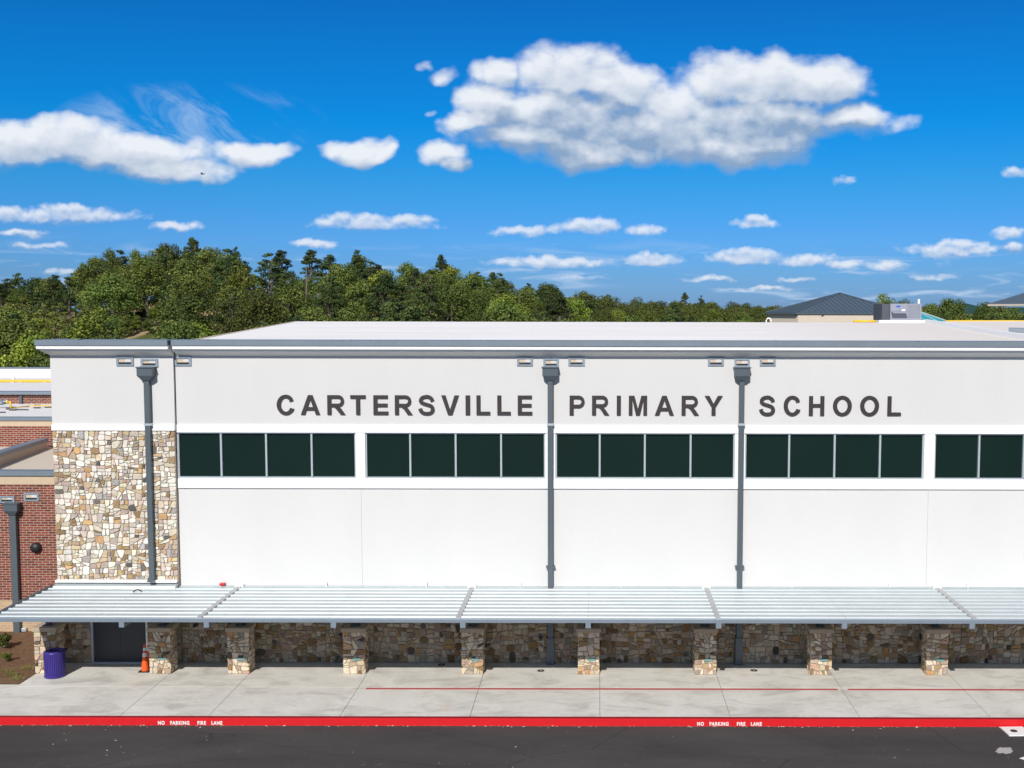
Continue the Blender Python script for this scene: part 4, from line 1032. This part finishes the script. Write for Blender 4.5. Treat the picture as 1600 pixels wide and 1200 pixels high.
# hip roofed block
def hip(name, label, Yc, corner, left, right, apex, eave_h, fascia_m):
    """corner, left, right, apex: pixels; Yc depth of the near corner"""
    t = thing(name, label, 'building', (W(*corner, Yc).x, Yc+4, 0))
    return t
YH = 60.0
ze = W(1243, 488.6, YH).z; cA = W(1243, 488.6, YH)
def on_z(px, py, z): d = pdir(px, py); return EYE+d*((z-H)/d.z)
L_ = W(1196, 489.5, YH+4.2); Rr_ = W(1420, 488, YH+1.5); L_.z = ze; Rr_.z = ze
apx = W(1312, 458.2, YH+7.5)
hb = thing('hip_roof_block', 'cream walled block with dark standing seam hip roof rising beyond the hall roof', 'building', (apx.x, apx.y, 0))
B2 = L_+Rr_-cA; 
b = MB(); th_ = .12
b.add([tuple(cA), tuple(Rr_), tuple(B2), tuple(L_), tuple(apx)], [(0, 1, 4), (1, 2, 4), (2, 3, 4), (3, 0, 4), (3, 2, 1, 0)])
b.build('roof', M['roofmetal'], hb)
b = MB()
def seams(e0, e1, n, off):
    e0, e1 = Vector(e0), Vector(e1); d = (e1-e0); mid = (apx-e0).dot(d)/d.dot(d)
    up = apx-(e0+d*mid)
    nrm = d.cross(up).normalized(); 
    if nrm.z < 0: nrm = -nrm
    for i in range(1, n):
        q = i/n; h = q/mid if q < mid else (1-q)/(1-mid)
        a = e0+d*q; b.tube([a+nrm*.03, a+up*h*.985+nrm*.03], .03, 4)
seams(cA, Rr_, 22, 0); seams(L_, cA, 12, 0)
for e in (cA, Rr_, L_): b.tube([e+Vector((0, 0, .03)), apx+Vector((0, 0, .04))], .06, 6)
b.build('roof_seams', M['roofmetal'], hb)
b = MB(); dn = Vector((0, 0, -.14))
for e0, e1 in ((cA, Rr_), (L_, cA)):
    n_ = (e1-e0).normalized(); pn = Vector((n_.y, -n_.x, 0))*.06
    b.hexa([e0+dn, e1+dn, e1+dn-pn, e0+dn-pn], [e0+pn*0-Vector((0,0,.01)), e1-Vector((0,0,.01)), e1-pn-Vector((0,0,.01)), e0-pn-Vector((0,0,.01))])
b.build('fascia', M['roofmetal'], hb)
ctr = (cA+B2)/2; sh = lambda p: Vector((ctr.x+(p.x-ctr.x)*.94, ctr.y+(p.y-ctr.y)*.94, 0))
b = MB(); q = [sh(cA), sh(Rr_), sh(B2), sh(L_)]
b.hexa([(p.x, p.y, 0) for p in q], [(p.x, p.y, ze-.1) for p in q]); b.build('wall', M['cream'], hb)
q0 = q[0]
for px in (1238, 1281):
    e = W(px, 491, YH+1.2); b = MB(); b.tube([(e.x, YH+.2, ze-.12), (e.x+.5, YH+1.0, ze-.45), (e.x+.5, YH+1.1, ze-4)], .06, 6); b.build('downspout', M['downspout'], hb)
# second hip roof at the right edge
Y5 = 42.0; eL = W(1566, 474.5, Y5); zE = eL.z; apx2 = W(1645, 446, Y5+5)
h2 = thing('far_right_hip_roof', 'corner of a grey metal hip roof with pale soffit cut by the right edge', 'building', (apx2.x, apx2.y, 0))
c2 = [Vector((eL.x, Y5+3, zE)), Vector((eL.x+2.6, Y5-1, zE)), Vector((eL.x+9, Y5+3, zE)), Vector((eL.x+6.4, Y5+7, zE))]
ap = Vector((eL.x+4.6, Y5+3, W(1645, 446, Y5+3).z))
b = MB(); b.add([tuple(p) for p in c2]+[tuple(ap)], [(0, 1, 4), (1, 2, 4), (2, 3, 4), (3, 0, 4)]); b.build('roof', M['roofmetal'], h2)
b = MB(); b.hexa([p+Vector((0, 0, -.16)) for p in c2], [p-Vector((0, 0, .01)) for p in c2]); b.build('soffit', M['cream'], h2)
b = MB(); cc = (c2[0]+c2[2])/2; b.hexa([Vector((cc.x+1+(p.x-cc.x)*.5, cc.y+(p.y-cc.y)*.5, 0)) for p in c2], [Vector((cc.x+1+(p.x-cc.x)*.5, cc.y+(p.y-cc.y)*.5, zE-.17)) for p in c2]); b.build('wall', M['cream'], h2)

# ------------------------------------------------------------------ street furniture
p = G(84, 1058); cx_, cy_ = p.x, p.y+.1
tc = thing('trash_can', 'purple slatted metal trash can in front of the leftmost stone pillar', 'trash can', (cx_, cy_, 0))
b = MB(); n = 36; r = .335
for k in range(n):
    a0 = 2*math.pi*(k-.36)/n; a1 = 2*math.pi*(k+.36)/n
    lo_ = [(cx_+(r-.02)*math.cos(a0), cy_+(r-.02)*math.sin(a0), .05), (cx_+r*math.cos(a0), cy_+r*math.sin(a0), .05), (cx_+r*math.cos(a1), cy_+r*math.sin(a1), .05), (cx_+(r-.02)*math.cos(a1), cy_+(r-.02)*math.sin(a1), .05)]
    b.hexa(lo_, [(x, y, .86) for x, y, z in lo_])
b.build('slatted_body', M['purple'], tc)
b = MB(); b.lathe([(.29, .04), (.30, .05), (.30, .84), (.28, .85)], cx_, cy_, 32); b.build('liner', M['purple'], tc, smooth=False)
b = MB(); b.lathe([(.33, .02), (.35, .025), (.35, .07), (.33, .075)], cx_, cy_, 32); b.build('bottom_ring', M['purple'], tc)
b = MB(); n = 32; prof = [(.345, .85), (.355, .87), (.345, .90), (.30, .925), (.17, .93), (.165, .90), (.165, .86)]
V = []; Fc = []
for (rr_, z) in prof:
    for k in range(n): V.append((cx_+rr_*math.cos(2*math.pi*k/n), cy_+rr_*math.sin(2*math.pi*k/n), z))
for i in range(len(prof)-1):
    for k in range(n): Fc.append((i*n+k, i*n+(k+1) % n, (i+1)*n+(k+1) % n, (i+1)*n+k))
b.add(V, Fc); b.build('lid', M['purple'], tc, smooth=True)
b = MB(); b.lathe([(.163, .865), (.163, .87)], cx_, cy_, 24); b.build('opening', M['dark'], tc)
def cone(px, py, label, hgt):
    p = G(px, py); t = thing('traffic_cone', label, 'traffic cone', (p.x, p.y, 0), 'orange traffic cones by the door')
    b = MB(); b.box(p.x-.19, p.x+.19, p.y-.19, p.y+.19, 0, .035); b.build('base', M['rubber'], t, bevel=.015)
    rad = lambda z: .135-(.135-.03)*(z-.035)/(hgt-.035)
    z1, z2, z3, z4 = hgt*.54, hgt*.68, hgt*.76, hgt*.86
    for a_, c_, m_, nm in ((.035, z1, 'orange', 'cone_body'), (z1, z2, 'reflect', 'reflective_collar'), (z2, z3, 'orange', 'cone_body'), (z3, z4, 'reflect', 'reflective_collar'), (z4, hgt, 'orange', 'cone_tip')):
        e = .003 if m_ == 'reflect' else 0
        b = MB(); b.lathe([(rad(a_)+e, a_), (rad(c_)+e, c_)], p.x, p.y, 24); b.build(nm, M[m_], t, smooth=False)
cone(227, 1048.5, 'orange traffic cone with two white bands in front, in the sun beside the pillar', .98)
cone(234, 1039, 'orange traffic cone half hidden behind the front cone in the canopy shade', .98)
# covers in the sidewalk
for px, py, w, lab in ((845, 1048, 13, 'round brown drain cover in the sunny slab right of the middle-left pillar'), (690, 1038.5, 9, 'small dark drain cover in the canopy shade left of centre'), (1178, 1047.5, 11, 'round brown drain cover in the slab right of the right-hand downspout')):
    p = G(px, py); b = MB(); b.lathe([(.13, -.01), (.13, .006), (.11, .008)], p.x, p.y, 20); c = thing('drain_cover', lab, 'drain cover', (p.x, p.y, 0), 'round covers set in the sidewalk'); b.build('cover_plate', M['iron'], c)
    b = MB(); b.lathe([(.04, .0), (.04, .012)], p.x, p.y, 12); b.build('plug', M['strip'], c)

# ------------------------------------------------------------------ vegetation
def quads(mb, rng, c, nrm, s, col, asp=.7):
    n = Vector(nrm); n.normalize(); t = n.cross(Vector((rng.uniform(-1,1), rng.uniform(-1,1), rng.uniform(-1,1)))); 
    if t.length < 1e-3: return
    t.normalize(); q = n.cross(t)*s*asp; t = t*s; c = Vector(c)
    mb.add([c-t, c+q*.9, c+t, c-q*.9], [(0, 1, 2, 3)], col)
def leaf_mesh_arrays(rng, clumps, nleaf, size, flat=.75):
    rs = np.random.RandomState(rng.randint(0, 1<<30)); V = []; C = []
    for (c, r, rz, tint) in clumps:
        n = int(nleaf*(r**2)/1.6); d = rs.normal(size=(n, 3)); d /= np.linalg.norm(d, axis=1)[:, None]
        rad = (rs.uniform(.35, 1.08, n)**.6)[:, None]
        pos = np.array(c)+d*rad*np.array([r, r, rz])
        nr = d+rs.normal(size=(n, 3))*.75+np.array([0, 0, .35]); nr /= np.linalg.norm(nr, axis=1)[:, None]
        t = np.cross(nr, rs.normal(size=(n, 3))); t /= np.linalg.norm(t, axis=1)[:, None]; q = np.cross(nr, t)
        s = (size*rs.uniform(.6, 1.25, n))[:, None]
        V.append(np.stack([pos-t*s, pos+q*s*flat, pos+t*s*.95, pos-q*s*flat], 1).reshape(-1, 3))
        a = np.clip(tint+rs.normal(size=n)*.22, 0, 1); b = rs.uniform(size=n)
        C.append(np.stack([a, b, b, np.ones(n)], 1))
    return np.concatenate(V), np.concatenate(C)
def leaf_object(name, V, C, m):
    n = len(C); me = bpy.data.meshes.new(name)
    me.vertices.add(4*n); me.vertices.foreach_set('co', V.astype(np.float32).ravel())
    me.loops.add(4*n); me.loops.foreach_set('vertex_index', np.arange(4*n, dtype=np.int32))
    me.polygons.add(n); me.polygons.foreach_set('loop_start', np.arange(0, 4*n, 4, dtype=np.int32)); me.polygons.foreach_set('loop_total', np.full(n, 4, dtype=np.int32))
    me.update(calc_edges=True)
    ca = me.color_attributes.new('tint', 'FLOAT_COLOR', 'CORNER'); ca.data.foreach_set('color', np.repeat(C, 4, 0).astype(np.float32).ravel())
    me.materials.append(m); return me
def broad_clumps(rng, h, w, n):
    out = []
    for i in range(n):
        z = rng.uniform(.22, 1.0)
        prof = math.sin(math.pi*min(1, (z-.05)/.98)**.8)**.6 if z < .98 else .25
        prof = max(prof, .28)
        a = rng.uniform(0, 6.283); rr = w*.5*prof*math.sqrt(rng.uniform(.08, 1))*.85
        r = rng.choice((.6, .85, 1.1, 1.5))*rng.uniform(.85, 1.1)*w/8
        out.append(((rr*math.cos(a), rr*math.sin(a), h*z-r*.5), r, r*rng.uniform(.65, .95), rng.uniform(.15, .85)))
    return out
def pine_clumps(rng, h, w, n, start=.28, gap=.5):
    out = []
    for i in range(n):
        z = start+(1-start)*rng.random()**.85; q = (z-start)/(1-start); sp = min(1, .55+q*1.5) if q < .3 else (1-(q-.3)/.7)**.7*.9+.1
        a = rng.uniform(0, 6.283); rr = w*.5*sp*rng.uniform(.3, 1)
        r = rng.uniform(.55, .95)*w/7*(.65+.5*sp); out.append(((rr*math.cos(a), rr*math.sin(a), h*z-r*.3), r, r*.5, rng.uniform(.1, .8)))
    return out
def trunk_mesh(rng, h, clumps, r0):
    b = MB(); pts = []; ox = oy = 0
    for i in range(6):
        pts.append((ox, oy, -1.5+(h*.93+1.5)*i/5)); ox += rng.uniform(-.2, .2); oy += rng.uniform(-.2, .2)
    b.tube(pts, [r0*1.2, r0, r0*.8, r0*.6, r0*.4, r0*.15], 7)
    for c, r, rz, t in clumps[::3]:
        z0 = max(c[2]*.7, h*.2); b.tube([(0, 0, z0), (c[0]*.55, c[1]*.55, z0+(c[2]-z0)*.7), (c[0], c[1], c[2])], [r0*.35, r0*.22, r0*.08], 5)
    me = bpy.data.meshes.new('trunk'); me.from_pydata(b.v, [], b.f); me.materials.append(M['bark']); me.update(); return me
PROTO = {}
def proto(kind, k, h, w, n, nleaf, size, m, fn, r0):
    rng = random.Random(hash((kind, k)) % 9973 if False else (sum(map(ord, kind))*31+k)); cl = fn(rng, h, w, n)
    V, C = leaf_mesh_arrays(rng, cl, nleaf, size); PROTO.setdefault(kind, []).append((leaf_object('crown', V, C, M[m]), trunk_mesh(rng, h, cl, r0), h))
for k in range(4): proto('oak', k, 12, 10.5, 50, 120, .185, 'leaf', broad_clumps, .28)
for k in range(3): proto('gum', k, 12, 9.5, 44, 120, .185, 'leaf2', broad_clumps, .25)
for k in range(1): proto('rusty', k, 11, 7, 34, 100, .19, 'rust_leaf', broad_clumps, .25)
for k in range(3): proto('pine', k, 15, 8.5, 70, 190, .17, 'needle', pine_clumps, .25)
for k in range(2): proto('youngpine', k, 9, 5.5, 34, 120, .22, 'young', lambda r, h, w, n: pine_clumps(r, h, w, n, .2), .14)
for k in range(2): proto('nearoak', k, 13, 9, 90, 420, .15, 'leaf', broad_clumps, .3)
for k in range(1): proto('neargum', k, 12, 8, 80, 420, .15, 'leaf2', broad_clumps, .3)
NAMES = {'oak': 'oak_tree', 'gum': 'sweetgum_tree', 'rusty': 'rusty_leaved_tree', 'pine': 'pine_tree', 'youngpine': 'young_pine', 'nearoak': 'oak_tree', 'neargum': 'sweetgum_tree'}
def plant(kind, x, depth, scale, rng, label, group, wide=1.0, zbase=None, k=None):
    cr, tr, h = PROTO[kind][k if k is not None else rng.randrange(len(PROTO[kind]))]
    z = terrain(x, depth) if zbase is None else zbase
    t = thing(NAMES[kind], label, 'tree', (x, depth-D, z), group); rz = rng.uniform(0, 6.28); t.rotation_euler = (0, 0, rz); t.scale = (scale*wide, scale*wide, scale)
    for nm, me in (('crown', cr), ('trunk', tr)):
        o = bpy.data.objects.new(nm, me); COL.objects.link(o); o.parent = t
    return t
rt = random.Random(77); count = 0
LABEL = {'oak': ('dark green oak', ''), 'gum': ('bright yellow-green broadleaf tree', ''), 'rusty': ('broadleaf tree with brownish thinning leaves', ''), 'pine': ('dark tall pine', ''), 'youngpine': ('young yellow-green pine', '')}
def tree_top_scale(px, py, depth, kind):
    d = pdir(px, py); x = d.x/d.y*depth; top = H+d.z/d.y*depth; z = terrain(x, depth); h = PROTO[kind][0][2]
    return x, (top-z)/h
# trees that stand out by their own outline
for kind, px, py, depth, lab, wide in [
    ('pine', 300, 371, 224, 'tall flat-topped tree at the very top of the wooded hill', .8), ('oak', 262, 380, 226, 'broad dark tree just left of the hilltop', .8),
    ('pine', 369, 385, 222, 'lone dark pine poking above the skyline right of the hilltop', .55), ('oak', 330, 386, 228, 'rounded tree between the hilltop tree and the lone dark pine', .8),
    ('oak', 212, 392, 222, 'round crowned tree on the left shoulder of the hill', .6), ('oak', 172, 391, 222, 'open crowned tree on the left skyline with sky showing through', .6), ('oak', 132, 411, 236, 'small thin tree standing apart at the left foot of the hill', .5),
    ('pine', 557, 390, 238, 'pine with pointed top above the skyline over the word Cartersville', .7), ('pine', 689, 398, 246, 'large open crowned pine on the skyline left of the small white cloud', .75), 
    
    ('pine', 1070, 457, 545, 'distant round headed pine rising above the even far wood', .9), ('pine', 1096, 461, 548, 'small distant pine right of the round headed one', .8),
    ('oak', 1384, 460, 270, 'dark tree right behind the rooftop unit', .75), ('oak', 1487, 466, 262, 'broad dark umbrella shaped tree in the low wood at the right', .95), ('oak', 1540, 472, 275, 'rounded tree right of the far blue hill', .8), ('oak', 1560, 474, 270, 'tree beside the grey hip roof at the right edge', .8), ('oak', 1412, 470, 280, 'low rounded tree over the rooftop unit', .8), ('oak', 1457, 474, 280, 'round tree left of the umbrella shaped pine', .8),
    ('neargum', 48, 520, 92, 'sunlit yellow-green tree just behind the white parapet', .9), ('nearoak', 8, 500, 96, 'dark near oak at the left edge behind the brick wing', 1.0), ('nearoak', 85, 535, 90, 'dark near tree half hidden by the top left corner of the hall', .9)]:
    x, s = tree_top_scale(px, py, depth, kind); plant(kind, x, depth, s, rt, lab, None, wide); count += 1
placed = []
def ok(x, d, r):
    for a, b in placed:
        if (a-x)**2+(b-d)**2 < r*r: return False
    return True
cands = []
for i in range(12000):
    px = rt.uniform(-60, 1680); d = pdir(px, 470); u = d.x/d.y; rd, top = ridge(u); depth = rt.uniform(100, rd+8)
    x = u*depth; cands.append((px, x, depth, rd))
far_list = []
for px, x, depth, rd in cands:
    t = (depth-85)/(rd-85); sp = 4.6 if px < 150 else 6.3+max(0, depth-150)*.006+(2.5 if t < .45 else 0)
    if count >= 298 and depth < 330: continue
    if not ok(x, depth, sp): continue
    # leave the clearing and the bare bank open
    z = terrain(x, depth); pr_ = (z-H)/depth
    gy = 486-pr_*F
    if 60 < px < 106 and depth < 160: continue
    if 178 < px < 262 and depth < 184: continue
    if 1170 < px < 1400 and depth < 330: continue
    if px < 150 and depth > 150:
        kind = 'youngpine' if depth < 222 else ('pine' if rt.random() < .75 else 'oak')
    else:
        r_ = rt.random(); kind = 'oak' if r_ < .48 else 'gum' if r_ < .64 else 'pine' if r_ < .985 else 'rusty'
    h = PROTO[kind][0][2]
    s = rt.uniform(.74, 1.08)*(TREE_H/h)*(1.12 if kind == 'pine' else 1) * (1.0 if kind != 'youngpine' else .72)
    # keep the ridge trees at the skyline
    # is the tree's top visible above the building roofs?
    top_py = 486-(z+h*s-H)/depth*F
    lim = 575 if px < 80 else 534 if px < 290 else (531-(px-290)*.165 if px < 465 else 503)
    if top_py > lim+3: continue
    placed.append((x, depth))
    if depth > 330: far_list.append((kind, x, depth, s)); continue
    if count >= 298: continue
    lb, gr = LABEL[kind]; wh = 'left of the stone tower' if px < 110 else 'above the stone tower' if px < 290 else 'above the first windows' if px < 560 else 'above the second windows' if px < 860 else 'above the third windows' if px < 1150 else 'above the last windows'
    lv = 'on the skyline' if depth > rd-22 else 'on the middle slope' if depth > rd-70 else 'just above the roof edge'
    if depth > 330: lv = 'in the far wood'
    plant(kind, x, depth, s, rt, lb+' '+lv+', '+wh, lb+'s '+lv+' '+wh, rt.uniform(.95, 1.2)); count += 1
print('TREES', count, 'FAR', len(far_list))
for i, (px, py) in enumerate(((182, 512), (196, 528), (205, 505), (232, 522), (240, 503), (258, 512), (214, 520), (250, 530), (188, 498), (222, 499))):
    d = pdir(px, py); best = None
    for q in range(100, 200):
        z = H+d.z/d.y*q
        if terrain(d.x/d.y*q, q) >= z: best = q; break
    if best: plant('nearoak' if i % 2 else 'neargum', d.x/d.y*best, best, rt.uniform(.14, .24), rt, 'low round bush growing on the bare sandy bank above the stone tower', 'bushes on the sandy bank', 1.2)
# the far wood: one mass beyond counting
Vs, Cs = [], []
rs_ = np.random.RandomState(4)
for kind, x, depth, s in far_list:
    for rep in range(1):
        cl = broad_clumps(rt, 11, 10.5, 20); V, C = leaf_mesh_arrays(rt, [(c, r*1.5, rz*1.5, t) for c, r, rz, t in cl], 40, .30)
        V = V*np.array([s, s, s])+np.array([x, depth-D, terrain(x, depth)]); C[:, 0] = np.clip(C[:, 0]+rs_.uniform(-.25, .25), 0, 1); Vs.append(V); Cs.append(C)
me = leaf_object('far_wood', np.concatenate(Vs), np.concatenate(Cs), M['leaf']); o = bpy.data.objects.new('far_wood', me); COL.objects.link(o)
lbl(o, 'distant even mass of broadleaf wood along the horizon to the right of the hill', 'wood', kind='stuff')
# bare dead trunks in the wood
for px, py0, py1, depth, lab in ((479, 400, 470, 180, 'bare pale dead trunk standing among the trees'), (497, 442, 470, 175, 'shorter broken dead trunk right of the taller one')):
    a = W(px, py0+16, depth-D); c = W(px, py1, depth-D); t = thing('dead_tree', lab, 'tree', (c.x, c.y, c.z-6)); b = MB()
    b.tube([(c.x, c.y, c.z-6), c, a], [.3, .2, .07], 7); b.build('trunk', M['bark'], t)
    b = MB(); m_ = (a+c)/2; b.tube([m_, m_+Vector((1.2, 0, 2.2))], [.1, .03], 5); b.build('limb', M['bark'], t)
# bed plants
def bush(name, px, py, h, w, n, m, lab, cat, size=.05):
    p = G(px, py); rng = random.Random(int(px*7+py)); cl = []
    for i in range(n):
        a = rng.uniform(0, 6.28); rr = w*.5*math.sqrt(rng.random()); z = h*rng.uniform(.25, 1); cl.append(((rr*math.cos(a), rr*math.sin(a), z), w*.22, w*.2, rng.uniform(.2, .9)))
    V = []; C = []
    r2 = np.random.RandomState(int(px))
    for c, r, rz, t in cl:
        k = 45; d = r2.normal(size=(k, 3)); d /= np.linalg.norm(d, axis=1)[:, None]; pos = np.array(c)+d*r*r2.uniform(.4, 1, (k, 1)); nr = d+r2.normal(size=(k, 3))*.6; nr /= np.linalg.norm(nr, axis=1)[:, None]
        tt = np.cross(nr, r2.normal(size=(k, 3))); tt /= np.linalg.norm(tt, axis=1)[:, None]; q = np.cross(nr, tt); V.append(np.stack([pos-tt*size, pos+q*size*.5, pos+tt*size, pos-q*size*.5], 1).reshape(-1, 3)); C.append(np.stack([np.clip(t+r2.normal(size=k)*.2, 0, 1), r2.uniform(size=k), r2.uniform(size=k), np.ones(k)], 1))
    th_ = thing(name, lab, cat, (p.x, p.y, .04)); me = leaf_object('foliage', np.concatenate(V), np.concatenate(C), M[m]); o = bpy.data.objects.new('foliage', me); COL.objects.link(o); o.parent = th_
    b = MB(); 
    for c, r, rz, t in cl[:6]: b.tube([(0, 0, -.05), (c[0]*.5, c[1]*.5, c[2]*.5), c], [.012, .009, .004], 5)
    me = bpy.data.meshes.new('stem'); me.from_pydata(b.v, [], b.f); me.materials.append(M['bark']); o = bpy.data.objects.new('stem', me); COL.objects.link(o); o.parent = th_
bush('shrub', 7, 1014, .5, .5, 16, 'leaf', 'dark green shrub at the foot of the brick wing downspout', 'shrub')
bush('shrub', 9, 1035, .26, .34, 10, 'leaf2', 'small bright yellow-green shrub in front of the dark shrub', 'shrub', .035)
def tuft(px, py, n, spread, lab):
    p = G(px, py); r = random.Random(int(px)); t = thing('grass_tuft', lab, 'grass tuft', (p.x, p.y, .03)); b = MB()
    for i in range(n):
        x, y = p.x+r.gauss(0, spread), p.y+r.gauss(0, spread*.6); a = r.uniform(0, 6.28); l = r.uniform(.06, .16); dx, dy = math.cos(a)*l*.7, math.sin(a)*l*.7
        b.add([(x-.008, y, .04), (x+.008, y, .04), (x+dx, y+dy, .04+l)], [(0, 1, 2)], (r.uniform(.5, 1), r.random(), 0))
    b.build('blades', M['young'], t)
tuft(8, 1052, 60, .14, 'sparse grass tuft left of the others in the mulch'); tuft(18, 1057, 70, .16, 'sparse grass tuft nearest the concrete strip'); tuft(42, 1046, 60, .16, 'sparse grass tuft nearest the leftmost pillar'); tuft(25, 1063, 40, .1, 'tiny grass tuft at the front edge of the mulch')
# bird
p = W(316, 272, 60); bt = thing('bird', 'tiny dark bird gliding in front of the cloud at the left', 'bird', tuple(p)); b = MB()
b.tube([p+Vector((-.16, 0, 0)), p, p+Vector((.14, 0, .02)), p+Vector((.22, 0, .03))], [.02, .05, .035, .01], 8); b.build('body', M['dark'], bt)
for s in (-1, 1):
    b = MB(); b.add([p+Vector((-.06, 0, .02)), p+Vector((.08, 0, .02)), p+Vector((.10, s*.35, .10)), p+Vector((.04, s*.6, .05))], [(0, 1, 2, 3)]); b.build('wing', M['dark'], bt)
